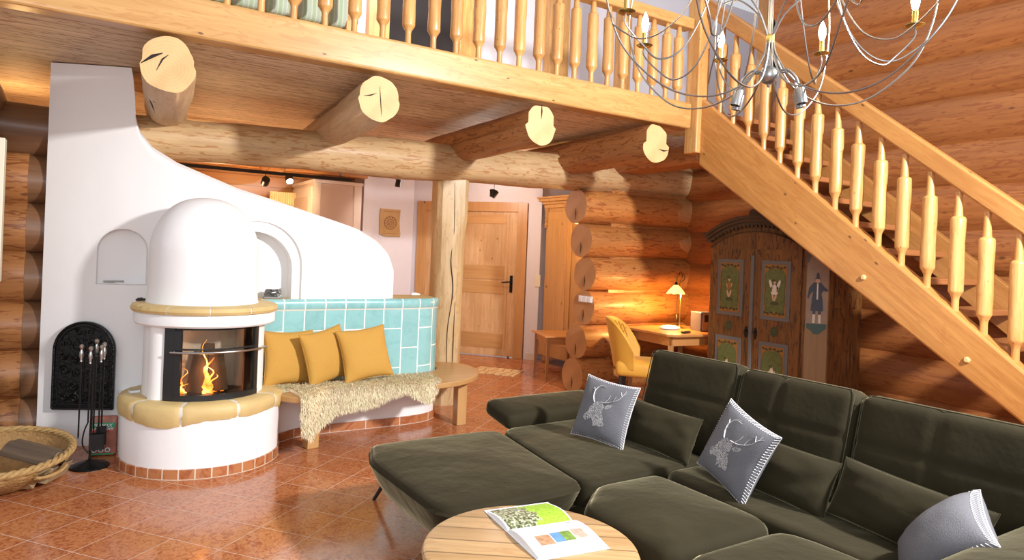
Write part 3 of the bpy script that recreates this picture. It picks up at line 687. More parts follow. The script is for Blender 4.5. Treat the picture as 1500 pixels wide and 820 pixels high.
bm = NB(); prism(bm, [(x-(.01 if x > 2.6 else 0), y+.012) for x, y in pl], .03, 1.0, 'Z'); obj('core', bm, M['plaster'], stove, smooth=0, W_=True)

# small things on the stove
t = thing('matchbox', 'small matchbox on the stove ledge left of the white pillar', 'matchbox', (.295, 5.085, .463), R(15))
obj('box_sleeve', bxx(-.030, .030, -.019, .019, 0, .016), M['whitep'], t, smooth=0, bevel=.001); obj('printed_top', bxx(-.027, .027, -.016, .016, .0155, .0172), M['grey_metal'], t, smooth=0)
bm = NB(); tube(bm, [(0, 0, 0), (.03, .005, .004), (.075, .0, .003)], [.007, .010, .006], 8); tube(bm, [(.01, .01, .01), (.04, .02, .012)], .005, 6)
o = obj('lighter', bm, M['blackp'], None); o.location = (.285, 5.135, 1.078); tag(o, 'small black lighter lying on the stone rim left of the dome', 'lighter')
bm = NB(); tube(bm, [(0, 0, .01), (.06, 0, .010), (.08, .0, .012), (.13, .01, .010)], [.007, .009, .006, .008], 8); tube(bm, [(.07, .012, .01), (.12, .03, .01)], .006, 6)
o = obj('pocket_lighter', bm, M['chrome'], None); o.location = (.10, 5.63, 1.163); tag(o, 'silver and black lighter lying in the arched niche', 'lighter')
bm = NB(); random.seed(3)
for i in range(40):
    p = [Vector((random.uniform(-.065, .065), random.uniform(-.03, .03), random.uniform(.015, .075))) for _ in range(4)]
    tube(bm, spline(p, 3), .0024, 4)
t = thing('wire_basket', 'small grey metal basket of curly wire at the left end of the turquoise ledge', 'basket', (1.235, 5.36, 1.069), R(-5))
obj('wire_curls', bm, M['grey_metal'], t); obj('basket_tray', bxx(-.07, .07, -.04, .04, 0, .012), M['grey_metal'], t, smooth=0, bevel=.003)
bm = NB(); tube(bm, [(0, 0, .014), (.02, 0, .016), (.05, .0, .015), (.085, 0, .012)], [.010, .014, .012, .008], 8)
o = obj('white_figurine', bm, M['white'], None); o.location = (2.52, 5.62, 1.069); tag(o, 'small white figurine lying on the right end of the tiled ledge', 'figurine')

# wooden bench round the stove
bench = thing('stove_bench', 'curved oak bench with round right end in front of the turquoise tiles', 'bench', (2.0, 5.1, 0))
bp_ = [(1.15, 5.20)]+pt2([(1.13, 5.06), (1.15, 4.90), (1.24, 4.74), (1.33, 4.685), (1.40, 4.72), (1.47, 4.85), (1.60, 4.92), (1.9, 4.90), (2.2, 4.83), (2.45, 4.80), (2.68, 4.86), (2.90, 5.02), (3.02, 5.22), (3.07, 5.45), (3.03, 5.62), (2.92, 5.72), (2.79, 5.74)], 6)
bp_ += [(2.74, 5.72), (2.735, 5.47), (2.67, 5.37), (2.58, 5.31), (2.49, 5.275), (2.32, 5.252), (2.0, 5.252), (1.5, 5.24), (1.33, 5.19)]
bm = NB(); prism(bm, bp_, .385, .43, 'Z'); obj('bench_top', bm, M['bench'], bench, smooth=0, bevel=.010, W_=True, seg=3)
for x, y, a in ((1.45, 4.93, 10), (2.78, 5.09, 0)):
    bm = NB(); box(bm, -.045, .045, -.045, .045, 0, .386, T(x, y, 0) @ RZ(a)); obj('leg', bm, M['benchZ'], bench, smooth=0, bevel=.006, W_=True)

# ------------------------------------------------------------------ cushions
def pil_z(u, v, t): 
    a = max(0, (1-u*u)); b = max(0, (1-v*v)); return t*(a*b)**.42
def pil_xy(u, v, hw, hh, k=.10): return hw*u*(1-k*(1-v*v)*abs(u)**1.5), hh*v*(1-k*(1-u*u)*abs(v)**1.5)
def pillow_bm(hw, hh, t, n=22, k=.10, seed=0, wr=.006):
    """soft square cushion in the XZ plane, front is -Y"""
    bm = NB(); G = {}
    for s in (-1, 1):
        for i in range(n+1):
            for j in range(n+1):
                u = math.sin(PI/2*(2*i/n-1)); v = math.sin(PI/2*(2*j/n-1))
                if (i in (0, n) or j in (0, n)) and s == 1: G[s, i, j] = G[-1, i, j]; continue
                x, z = pil_xy(u, v, hw, hh, k); d = pil_z(u, v, t)+wr*noise.noise(Vector((u*2.2+seed*5, v*2.2, s)))*min(1, (1-max(abs(u), abs(v)))*6)
                G[s, i, j] = bm.verts.new((x, s*d, z))
    for s in (-1, 1):
        for i in range(n):
            for j in range(n):
                q = (G[s, i, j], G[s, i+1, j], G[s, i+1, j+1], G[s, i, j+1]); bm.faces.new(q if s < 0 else q[::-1])
    return bm
def pillow_parts(name, hw, hh, t, m, parent=None, **k):
    return obj(name, pillow_bm(hw, hh, t, **k), m, parent, smooth=70)
labs = ['mustard yellow cushion at the left end of the stove bench', 'mustard yellow cushion in the middle of the three on the stove bench', 'mustard yellow cushion resting on the sheepskin, rightmost of the three on the bench']
for i, (x, y, z, rz, rx, ry) in enumerate(((1.315, 5.12, .64, 14, -10, 2), (1.575, 5.055, .655, 26, -12, -8), (1.87, 5.00, .665, 6, -18, -6))):
    o = pillow_parts('mustard_cushion', .205, .205, .075, M['mustard'], seed=i, k=.09)
    o.location = (x, y, z); o.rotation_euler = (R(rx), R(ry), R(rz)); tag(o, labs[i], 'cushion', 'mustard cushions on the stove bench')
    bm = NB(); per = []
    for e in range(4):
        for q in range(10):
            s_ = -1+2*q/10; u, v = [(s_, -1), (1, s_), (-s_, 1), (-1, -s_)][e]; x_, z_ = pil_xy(u, v, .2065, .2065, .09); per.append((x_, 0, z_))
    tube(bm, per+per[:1], .0022, 5); obj('seam', bm, M['mustard'], o)

# ------------------------------------------------------------------ sheepskin
def skin_pt(a, b):
    """a along the bench 0..1, b from the back edge 0 over the front edge to the hanging hem 1"""
    x = 1.17+1.28*a
    back = interp(a, [(0, 4.99), (.12, 5.02), (.3, 5.03), (.5, 5.03), (.65, 5.06), (.8, 5.14), (1, 5.13)])
    front = interp(x, [(1.15, 4.9), (1.24, 4.74), (1.36, 4.70), (1.47, 4.84), (1.6, 4.90), (1.9, 4.88), (2.2, 4.81), (2.6, 4.81)])
    front -= .012
    hang = interp(a, [(0, .0), (.10, .02), (.12, .24), (.20, .31), (.27, .23), (.36, .16), (.48, .14), (.56, .13), (.66, .07), (.76, .035), (.84, .10), (.90, .13), (.96, .06), (1, .0)])
    front2 = max(front, back-.06) if a < .1 or a > .98 else front
    if a > .9: front2 = front+.08*(a-.9)/.1
    L1 = back-front2; L2 = hang; tot = L1+L2; s = b*tot
    if s < L1-.03: return Vector((x, back-s, .436)), Vector((0, 0, 1)), Vector((0, -1, 0))
    if s > L1+.02: 
        d = s-L1; return Vector((x-.10*d*(1 if a < .5 else -.2), front2-.022-.02*math.sin(d*9), .436-.01-d)), Vector((0, -1, 0)), Vector((-.1, 0, -1))
    th = (s-(L1-.03))/.05*PI/2
    return Vector((x, front2+.008-.03*math.sin(th), .436-.03*(1-math.cos(th)))), Vector((0, -math.sin(th), math.cos(th))), Vector((0, -math.cos(th), -math.sin(th)))
fleece = obj('sheepskin', NB(), M['hide'], None); bpy.data.objects.remove(fleece)
bm = NB(); G = []
for i in range(61):
    row = []
    for j in range(25):
        p, n_, d_ = skin_pt(i/60, j/24); row.append(bm.verts.new(p+n_*.012))
    G.append(row)
for a, b in zip(G, G[1:]):
    for j in range(24): bm.faces.new((a[j], b[j], b[j+1], a[j+1]))
fleece = obj('sheepskin', bm, M['hide'], None, smooth=80); tag(fleece, 'cream shaggy sheepskin draped over the middle of the stove bench', 'sheepskin')
sol = fleece.modifiers.new('thick', 'SOLIDIFY'); sol.thickness = .010
random.seed(11); V = []; Fc = []
for q in range(30000):
    a = random.random(); b = random.random()**.85
    p, n_, d_ = skin_pt(a, b)
    L_ = random.uniform(.022, .045)*(1.15 if b > .8 else 1)
    side = Vector((random.gauss(0, .35)+.5*noise.noise(p*9), random.gauss(0, .25), random.gauss(0, .2)))
    dr = (n_*.75+d_*.55+side).normalized(); dr2 = (dr+d_*.9+Vector((0, 0, -.35))+side*.3).normalized()
    w = Vector((random.uniform(-1, 1), random.uniform(-1, 1), random.uniform(-1, 1))).cross(dr).normalized()*.0022
    p0 = p+n_*.010; p1 = p0+dr*L_*.5; p2 = p1+dr2*L_*.5; k_ = len(V)
    V += [p0-w, p0+w, p1+w*.9, p1-w*.9, p2]; Fc += [(k_, k_+1, k_+2, k_+3), (k_+3, k_+2, k_+4)]
me = bpy.data.meshes.new('wool'); me.from_pydata(V, [], Fc)
wo = obj('wool', me, M['fur'], fleece, smooth=0); wo['kind'] = 'stuff'

# ------------------------------------------------------------------ loft railing and staircase
def baluster_bm(h, lo=.12, hi=.12, r=.033, rn=.017, seed=0, seg=12):
    bm = NB(); pr = [(rn*1.05, 0), (rn, lo-.05), (rn*1.15, lo-.03), (r*.86, lo-.004), (r*.97, lo+.004)]
    k_ = 6
    for i in range(0, k_+1): pr.append((r*(1+.035*math.sin(i*1.7+seed)), lo+.012+(h-lo-hi-.024)*i/k_))
    pr += [(r*.98, h-hi-.004), (r*.90, h-hi+.003), (r*.60, h-hi+.010), (r*.56, h-hi+.03), (rn*1.02, h-hi+.10), (rn, h)]
    lathe(bm, pr, seg)
    for v in bm.verts:
        if v.co.z > lo and v.co.z < h-hi:
            d = noise.noise(Vector((v.co.x*30, v.co.y*30, v.co.z*6+seed*9)))*.004; l = math.hypot(v.co.x, v.co.y)
            if l > 1e-5: v.co.x *= 1+d/l; v.co.y *= 1+d/l
    return bm
rail = thing('loft_railing', 'honey coloured wooden loft railing with turned balusters and flat handrail', 'railing', (1.5, 4.47, 2.956))
obj('handrail', bxx(-1.6, 4.74, 4.41, 4.54, 3.645, 3.745), M['fascia'], rail, smooth=0, bevel=.012).location = -rail.location
bx = [1.706+.1807*i for i in range(17)]; bx = [1.706, 1.90, 2.10, 2.286, 2.48, 2.67, 2.85, 3.037, 3.22, 3.40, 3.58, 3.756, 3.93, 4.11, 4.28, 4.45, 4.60]
bx = [bx[0]-.205*i for i in range(15, 0, -1)]+bx
bx = [x for x in bx if x > -1.5]
bl = [obj('baluster', baluster_bm(.69, .13, .10, .047, .021, seed=i), M['honeyZ'], None, smooth=40).data for i in range(4)]
for o in [o for o in bpy.data.objects if o.name.startswith('baluster')]: bpy.data.objects.remove(o)
for i, x in enumerate(bx):
    o = bpy.data.objects.new('baluster', bl[i % 4]); COL.objects.link(o); o.parent = rail; o.location = (x-1.5, 0, 0); o.rotation_euler = (0, 0, i*1.3)

st = thing('staircase', 'open wooden staircase with thick stringer, turned balusters and handrail', 'staircase', (5.4, 2.6, 0))
def ztop(y): return .965+.808*(y-1.834)
def zbot(y): return .614+.728*(y-1.931)
def beam_yz(name, poly, x0, x1, m, bev=.012, lab=None):
    """plank in the stair plane; local X runs along the slope so that the grain follows it"""
    bm = NB(); prism(bm, poly, x0, x1, 'X')
    th = math.atan(.79); c = Vector((x0, poly[0][0], poly[0][1]))
    # local frame: X along the slope (down to the front), Z normal, Y = -X world
    ex = Vector((0, -math.cos(th), -math.sin(th))); ez = Vector((0, -math.sin(th), math.cos(th))); ey = ez.cross(ex)
    Mx = Matrix((ex, ey, ez)).transposed().to_4x4(); Mx.translation = c
    bmesh.ops.transform(bm, matrix=Mx.inverted(), verts=bm.verts[:])
    o = obj(name, bm, m, st, smooth=0, bevel=bev, label=lab); o.matrix_local = Matrix.Translation(-st.location) @ Mx; return o
y1 = 4.36; y0 = .90
beam_yz('stringer', [(y1, zbot(y1)), (y1, ztop(y1)), (y0, ztop(y0)), (y0, max(.0, zbot(y0)))], 4.80, 4.92, M['honeyY'], .016)
beam_yz('stringer', [(4.25, ztop(4.25)-.33), (4.25, ztop(4.25)+.03), (.9, ztop(.9)+.03), (.9, ztop(.9)-.2), (1.02, .01), (1.07, .01)], 5.98, 6.05, M['honeyY'], .006)
def zr(y): return 2.046+.805*(y-2.2)
beam_yz('handrail', [(4.36, zr(4.36)), (4.36, zr(4.36)+.165), (.9, zr(.9)+.165), (.9, zr(.9))], 4.815, 4.905, M['honeyY'], .014)
for k_ in range(4, 15):
    z = 1.645+.211*(k_-8); y = 2.78+.26*(k_-8)
    if z > 2.94: continue
    o = obj('tread', bxx(-.55, .55, 0, .285, -.048, 0), M['tread'], st, smooth=0, bevel=.010); o.location = Vector((5.45, y, z))-st.location
sb = [obj('baluster', baluster_bm(.80, .14, .17, .045, .022, seed=i+10), M['honeyZ'], None, smooth=40) for i in range(4)]
sbd = [o.data for o in sb]
for o in sb: bpy.data.objects.remove(o)
yy = [4.18, 4.03, 3.862, 3.70, 3.538, 3.37, 3.21, 3.04, 2.873, 2.70, 2.532, 2.358, 2.18, 2.01, 1.834, 1.66, 1.49, 1.32, 1.15]
for i, y in enumerate(yy):
    o = bpy.data.objects.new('baluster', sbd[i % 4]); COL.objects.link(o); o.parent = st; o.location = Vector((4.86, y, ztop(y)-.03))-st.location; o.rotation_euler = (0, 0, i*2.1)
bm = NB(); box(bm, 4.745, 4.885, 4.345, 4.50, 2.49, 5.2); tag(obj('newel_post', bm, M['honeyZ'], None, smooth=0, bevel=.012), 'squared wooden post where loft beam, railing and stair stringer meet', 'post')
bm = NB(); lathe(bm, [(.020, 0), (.020, .012), (.012, .02)], 8, M=RY(-90)); 
for y, z in ((2.76, 1.42), (2.07, .93)):
    o = obj('bolt_head', bm.copy(), M['sand'], st, smooth=0, label='pale wooden plug'); o.location = Vector((4.802, y, z))-st.location
bm.free()

# loft sofa seen between the balusters
t = thing('loft_sofa', 'wooden framed loft sofa with green striped seat cushions behind the railing', 'sofa', (.85, 5.0, 2.946))
obj('seat_frame', bxx(-.95, .75, -.26, .35, .04, .12), M['fascia'], t, smooth=0, bevel=.01)
for x in (-.9, .70): 
    for y in (-.27, .30): obj('leg', bxx(x-.03, x+.03, y-.03, y+.03, 0, .5), M['honeyZ'], t, smooth=0, bevel=.005)
def stripe():
    t_ = NT('green_stripes'); tc = t_.n('ShaderNodeTexCoord').outputs['Object']
    w = t_.n('ShaderNodeTexWave', {'Vector': tc, 'Scale': 5.0, 'Distortion': .2}).outputs['Fac']
    t_.link(t_.ramp(w, [(.2, (.34, .44, .30)), (.5, (.55, .60, .44)), (.8, (.40, .46, .38))]), t_.b.inputs['Base Color']); t_.b.inputs['Roughness'].default_value = .9; return t_.m
GS = stripe()
for x in (-.55, .02, .50):
    bm = NB(); rbox(bm, .54, .16, .42, .05, 0, 10, 6, 8); o = obj('striped_cushion', bm, GS, t); o.location = (x, -.22, .33)

# ------------------------------------------------------------------ chandelier
ch = thing('chandelier', 'silver wire chandelier with looping arms and candle bulbs', 'chandelier', (1.93, 1.46, 2.13))
def V3(a, r, z): return Vector((r*math.cos(a), r*math.sin(a), z))
bm = NB(); lathe(bm, [(0, -.042), (.005, -.039), (.007, -.031)]+[(.031*math.cos(R(t)), .031*math.sin(R(t))) for t in range(-75, 86, 10)], 28); obj('ball', bm, M['grey_metal'], ch)
bm = NB(); lathe(bm, [(.0125, .107), (.0135, .110), (.0135, .133), (.0125, .136)], 20); obj('collar', bm, M['brass'], ch)
bm = NB(); tube(bm, [(0, 0, .0), (0, 0, 1.6)], .0055, 8)
for a in range(3): tube(bm, [V3(a*2.1, .007, .03), V3(a*2.1, .008, 1.6)], .003, 6)
obj('stem', bm, M['chrome'], ch)
faz = math.atan2(1.46, 1.93)
angs = [faz+R(22.5+45*i) for i in range(8)]
PR = .49; PZ = .185
def arm_pts(a, r_out, kind):
    if kind == 0:      # deep loop: from the collar down and out, up to the candle pan
        return spline([V3(a, .008, .12), V3(a, .03, .06), V3(a, .12, -.035), V3(a, .26, -.055), V3(a, .39, .03), V3(a, r_out, .15)], 8)
for i, a in enumerate(angs):
    bm = NB(); tube(bm, spline([V3(a+.12, .009, .125), V3(a+.12, .024, .06), V3(a+.12, .09, -.035), V3(a+.1, .21, -.085), V3(a+.05, .34, -.065), V3(a, .46, .03), V3(a, .53, .14), V3(a, .565, .30), V3(a, .53, .48)], 7), .0033, 6)
    obj('arm', bm, M['rod'], ch)
    bm = NB(); tube(bm, spline([V3(a-.10, .10, .62), V3(a-.12, .16, .42), V3(a-.12, .22, .22), V3(a-.10, .29, .085), V3(a-.06, .37, .045), V3(a-.01, .43, .085), V3(a, PR, .15), V3(a, PR, PZ)], 8), .0031, 6); obj('candle_arm', bm, M['rod'], ch)
    if i % 2 == 0: bm = NB(); tube(bm, spline([V3(a+.30, .16, .62), V3(a+.28, .24, .42), V3(a+.25, .30, .22), V3(a+.20, .38, .115), V3(a+.12, .46, .085), V3(a+.04, .54, .14)], 8), .0028, 6); obj('scroll_arm', bm, M['rod'], ch)
    if i % 2 == 0:
        bm = NB(); tube(bm, spline([V3(a+.3, .010, .13), V3(a+.3, .06, .22), V3(a+.3, .17, .31), V3(a+.3, .26, .33)], 8), .003, 6); obj('inner_arm', bm, M['rod'], ch)
    bm = NB(); lathe(bm, [(.004, 0), (.024, .001), (.031, .006), (.030, .008), (.010, .005)], 24); p = obj('drip_pan', bm, M['brass'], ch); p.location = V3(a, PR, PZ)
    bm = NB(); lathe(bm, [(.0095, .005), (.0095, .054), (.007, .057)], 14); c = obj('candle_sleeve', bm, M['brass'], ch); c.location = V3(a, PR, PZ)
    bm = NB(); lathe(bm, [(.006, .056), (.011, .069), (.0145, .086), (.012, .106), (.006, .124), (0, .136)], 14); b_ = obj('bulb', bm, M['bulb'], c)
for i in range(0, 8, 1):
    a = angs[i]; light('candle_light', 'POINT', ch.location+V3(a, PR, PZ+.17), 1.1, (1, .72, .42), .02)
for i, (da, ta) in enumerate(((70, 35), (110, 25), (-70, 25), (-105, 35), )):
    a = faz+R(da)
    bm = NB(); tube(bm, spline([V3(a, .022, .008), V3(a, .055, .012), V3(a, .085, -.015), V3(a, .098, -.055)], 6), .004, 8)
    M_ = T(*V3(a, .098, -.055)) @ Matrix.Rotation(a, 4, 'Z') @ RY(-18+ta*.2)
    lathe(bm, [(.006, .004), (.016, 0), (.0175, -.004), (.0175, -.052), (.0145, -.052), (.0145, -.02), (.0, -.019)], 20, M=M_)
    obj('spot_head', bm, M['grey_metal'], ch)

# ------------------------------------------------------------------ sofa
sofa = thing('corner_sofa', 'large dark olive green velvet sofa with chaise and high back cushions', 'sofa', (2.4, 2.4, 0))
def sobj(name, bm, m=None, **k): return obj(name, bm, m or M['velvet'], sofa, W_=True, smooth=80, **k)
def poly_cushion(poly, z0, z1, r=.045, crown=.02, rings=7, n=10, slope=None, under=0):
    """upholstered slab with an arbitrary (smooth) plan outline"""
    P = []
    m_ = len(poly)
    for i in range(m_):
        a, b = Vector(poly[i]), Vector(poly[(i+1) % m_])
        for k_ in range(n): P.append(a.lerp(b, k_/n))
    for _ in range(3): P = [(P[i-1]+P[i]*2+P[(i+1) % len(P)])/4 for i in range(len(P))]
    c = sum(P, Vector((0, 0)))/len(P); bm = NB(); rows = []; 
    def ring(off, z, sc=None):
        out = []
        for i, p in enumerate(P):
            t_ = (P[(i+1) % len(P)]-P[i-1]).normalized(); nr = Vector((t_.y, -t_.x))
            q = p-nr*off if sc is None else c+(p-nr*off-c)*sc
            zz = z+(slope(q.x, q.y) if slope else 0); out.append(bm.verts.new((q.x, q.y, zz)))
        rows.append(out)
    area = sum(P[i].x*P[(i+1) % len(P)].y-P[(i+1) % len(P)].x*P[i].y for i in range(len(P)))
    sg = 1 if area > 0 else -1
    for q in (.0, .2, .5, .75, .9): ring(0, z0+.01, q*.98+.0001) if q == 0 else None
    rows.clear(); bm.verts.ensure_lookup_table(); bmesh.ops.delete(bm, geom=bm.verts[:], context='VERTS')
    ring(sg*(r*.9+under), z0, 0.001); ring(sg*(r*.9+under), z0); ring(sg*(r*.25+under*.93), z0+r*.2)
    if not under: ring(0, z0+r)
    for k_ in range(1, 4 if under else 3): ring(-sg*.006+sg*under*(1-k_/3)**1.2*.8, z0+r*(.3 if under else 1)+(z1-z0-r*(1.3 if under else 2))*k_/3)
    for k_ in range(5):
        a = PI/2*k_/4; ring(sg*r*(1-math.cos(a)), z1-r+r*math.sin(a))
    for q in (.92, .8, .65, .5, .35, .2, .001): ring(sg*r, z1+crown*(1-q*q), q)
    for a, b in zip(rows, rows[1:]):
        for i in range(len(P)): bm.faces.new((a[i], a[(i+1) % len(P)], b[(i+1) % len(P)], b[i]))
    bmesh.ops.remove_doubles(bm, verts=bm.verts[:], dist=.0012)
    return bm
# seats
sobj('chaise_front', poly_cushion([(1.27, 2.42), (2.03, 2.45), (2.07, 2.80), (2.16, 3.46), (1.34, 3.46), (1.25, 3.2)], .15, .43, .035, .022, under=.17))
sobj('chaise_seat', poly_cushion([(2.035, 2.45), (2.95, 2.46), (2.98, 3.50), (2.17, 3.47), (2.08, 2.82)], .22, .425, .03, .01))
sobj('seat', poly_cushion([(1.83, 1.72), (2.46, 1.72), (2.46, 2.42), (2.05, 2.42), (1.83, 2.23)], .20, .44, .06, .022))
sobj('seat', poly_cushion([(1.80, .30), (2.46, .30), (2.46, 1.70), (1.80, 1.70)], .20, .44, .06, .022))
sobj('seat_rear', poly_cushion([(2.47, .25), (2.98, .25), (2.98, 2.44), (2.47, 2.44)], .20, .425, .03, .006))
sobj('sofa_base', poly_cushion([(1.95, .25), (3.15, .25), (3.15, 3.42), (2.0, 3.42), (2.0, 2.3)], .16, .30, .03, 0))
# back cushions, tilted
def back(yc, w, h, x0, z0, tilt, seams, zrot=0):
    Mx = T(x0, yc, z0) @ RZ(zrot) @ RY(tilt)
    bm = NB(); 
    def wp_(p):
        x, y, z = p; z2 = z+h/2; 
        x -= .022*math.sin(PI*min(1, max(0, z2/h)))*(1-(2*y/w)**2)*(1 if x < 0 else -.4)
        for sy in seams: x += .012*math.exp(-((y-sy)/.018)**2)*(1 if x < 0 else 0)
        x += .008*math.exp(-((z2-h*.58)/.016)**2)*(1 if x < 0 else 0)
        return (x, y, z2)
    rbox(bm, .17, w, h, .055, 0, 6, 44, 34, warp=wp_); bmesh.ops.transform(bm, matrix=Mx, verts=bm.verts[:])
    o = sobj('back_cushion', bm)
    bm = NB()   # piping along the front edge
    e = .03
    pts = [(-.072, -w/2+.012, e)]+[(-.076, -w/2+.012, e+(h-.06)*i/8) for i in range(1, 9)]+[(-.070, -w/2+.03, h-.018)]+[(-.060, -w/2+.04+(w-.08)*i/14, h-.008) for i in range(15)]+[(-.070, w/2-.03, h-.018)]+[(-.076, w/2-.012, h-.03-(h-.06)*i/8) for i in range(9)]
    tube(bm, pts, .0026, 6); bmesh.ops.transform(bm, matrix=Mx, verts=bm.verts[:])
    if bm.verts: 
        c = obj('piping', bm, M['velvetseam'], None, smooth=60); 
        c.data.transform(Matrix.Translation(-sofa.location)); c.parent = o
    return o
back(2.72, .655, .56, 2.955, .385, 15, [], 2)
back(2.07, .645, .55, 2.965, .385, 15, [.06], 0)
back(1.11, 1.26, .54, 2.975, .385, 15, [.28], 0)
# folded-down arm at the chaise and raised arm near the camera
bm = NB(); rbox(bm, .84, .30, .11, .045, .012, 20, 12, 8, T(2.64, 3.60, .475) @ RZ(2) @ RX(10)); sobj('armrest', bm)
bm = NB(); rbox(bm, 1.08, .30, .16, .06, .012, 24, 12, 8, T(2.50, .88, .575) @ RZ(0) @ RX(-14)); sobj('armrest', bm)
bm = NB(); rbox(bm, 1.0, .16, .36, .04, 0, 20, 8, 10, T(2.50, .82, .38)); sobj('arm_body', bm)
for x, y, dx, dy in ((1.495, 3.755, .075, -.165), (1.45, 2.62, .06, .06), (3.0, 3.4, 0, 0), (3.0, .5, 0, 0), (1.95, .6, .05, 0)):
    bm = NB(); tube(bm, [(x, y, .0), (x+dx*.4, y+dy*.35, .10), (x+dx, y+dy, .24)] if dx or dy else [(x, y, 0), (x, y, .2)], [.010, .013, .015], 10); sobj('leg', bm, M['blackp'])
# lumbar rolls belong to the sofa set but lie loose: things of their own
def lump(name, loc, hw, hh, rot, lab, seed):
    o = pillow_parts(name, hw, hh, .075, M['velvet'], seed=seed, k=.05, wr=.012)
    o.matrix_world = Matrix.Translation(loc) @ RZ(rot[2]) @ RX(rot[0]) @ RY(rot[1])
    bm = NB(); per = []
    for e in range(4):
        for q in range(12):
            s_ = -1+2*q/12; u, v = [(s_, -1), (1, s_), (-s_, 1), (-1, -s_)][e]; x, z = pil_xy(u, v, hw+.001, hh+.001, .05); per.append((x, 0, z))
    tube(bm, per+per[:1], .0024, 5); obj('piping', bm, M['velvetseam'], o, smooth=60)
    return tag(o, lab, 'cushion', 'olive velvet lumbar cushions')
lump('lumbar_cushion', (2.745, 2.70, .545), .25, .125, (-24, 2, -86), 'small olive velvet lumbar cushion behind the stag cushion on the chaise', 1)
lump('lumbar_cushion', (2.735, 1.92, .545), .25, .125, (-24, 3, -88), 'small olive velvet lumbar cushion right of the middle stag cushion', 2)
lump('lumbar_cushion', (2.745, 1.38, .545), .30, .125, (-24, 3, -94), 'small olive velvet lumbar cushion partly behind the grey cushion by the near armrest', 3)

# grey stag cushions
HEAD = [(-.105, -.075), (-.10, -.055), (-.075, -.03), (-.065, .0), (-.045, .03), (-.02, .045), (.02, .045), (.035, .02), (.03, -.01), (.05, -.05), (.065, -.09), (.055, -.10), (.02, -.105), (-.015, -.11), (-.03, -.07), (-.06, -.075), (-.08, -.09)]
EAR = [(.03, .015), (.05, .04), (.085, .045), (.075, .025), (.05, .01)]
ANT = [[(.0, .045), (.05, .055), (.10, .085), (.125, .125), (.135, .16)], [(.03, .055), (.045, .08), (.05, .105)], [(.08, .072), (.085, .10), (.088, .11)], [(.12, .12), (.105, .145)], [(.125, .13), (.15, .15)],
       [(-.045, .035), (-.065, .07), (-.07, .11), (-.05, .145), (-.02, .16)], [(-.068, .08), (-.055, .095)], [(-.07, .11), (-.085, .13)], [(-.05, .145), (-.03, .15), (.0, .15)]]
def inpoly(x, y, P):
    c = False
    for i in range(len(P)):
        (x1, y1), (x2, y2) = P[i-1], P[i]
        if (y1 > y) != (y2 > y) and x < (x2-x1)*(y-y1)/(y2-y1)+x1: c = not c
    return c
def stag_cushion(loc, rot, lab, seed, rt=1):
    hw = .180; tk = .065 if rt else .10; o = pillow_parts('stag_cushion', hw, hw, tk, M['felt'], seed=seed, k=.08)
    rm = Matrix.Translation(loc) @ RZ(rot[2]) @ RX(rot[0]) @ RY(rot[1]); o.matrix_world = rm
    def zf(x, z):
        u, v = x/hw, z/hw; return -pil_z(u*1.02, v*1.02, tk)-.0035
    bm = NB(); random.seed(seed); st_ = .0036; x = -.12
    while x < .10:
        z = -.12
        while z < .06:
            if (inpoly(x/.88+.003, z/.9, HEAD) or inpoly(x/.92, z/.9, EAR)) and random.random() < .72:
                s_ = st_*random.uniform(.34, .62); a = random.uniform(0, PI); q = []
                for t_ in range(4): q.append(bm.verts.new((x+s_*math.cos(a+t_*PI/2), zf(x, z), z+s_*math.sin(a+t_*PI/2))))
                bm.faces.new(q)
            z += st_
        x += st_
    for A in ANT:
        A = [(a*.92, b*.88) for a, b in A]; P = spline([(a, 0, b) for a, b in A], 5); P = [Vector((p.x, zf(p.x, p.z), p.z)) for p in P]; n_ = len(P); w0 = .0042 if len(A) > 3 else .0024
        tube(bm, P, [w0*(1-.6*i/n_) for i in range(n_)], 6, sq=.4)
    if not rt: bm.free(); bm = None
    if rt: obj('stag_print', bm, M['stitch'], o, smooth=0, label='pale stag head print')
    bm = NB()
    for e in range(4):
        for q in range(26):
            s_ = -1+2*q/26; u, v = [(s_, -1), (1, s_), (-s_, 1), (-1, -s_)][e]
            x, z = pil_xy(u, v, hw+.002, hw+.002, .08); x2, z2 = pil_xy(u*.94, v*.94, hw, hw, .08)
            tube(bm, [(x, 0, z), (x2, -pil_z(u*.94, v*.94, tk)-.002, z2)], .0018, 4, cap=False)
            s2 = -1+2*(q+1)/26; u2, v2 = [(s2, -1), (1, s2), (-s2, 1), (-1, -s2)][e]; x3, z3 = pil_xy(u2, v2, hw+.002, hw+.002, .08)
            tube(bm, [(x, 0, z), (x3, 0, z3)], .0024, 4, cap=False)
    obj('edge_stitching', bm, M['stitch'], o, smooth=0, label='white blanket stitch edging')
    return tag(o, lab, 'cushion', 'grey stag print cushions')
stag_cushion((2.57, 2.96, .605), (-20, 4, -74), 'grey felt cushion with white stag head standing on the chaise', 1)
stag_cushion((2.60, 2.06, .618), (-18, 16, -98), 'grey felt cushion with white stag head leaning in the middle of the sofa', 2)
stag_cushion((2.52, 1.13, .555), (-38, 14, -140), 'grey felt cushion without visible print, seen from its side beside the near armrest', 3, 0)

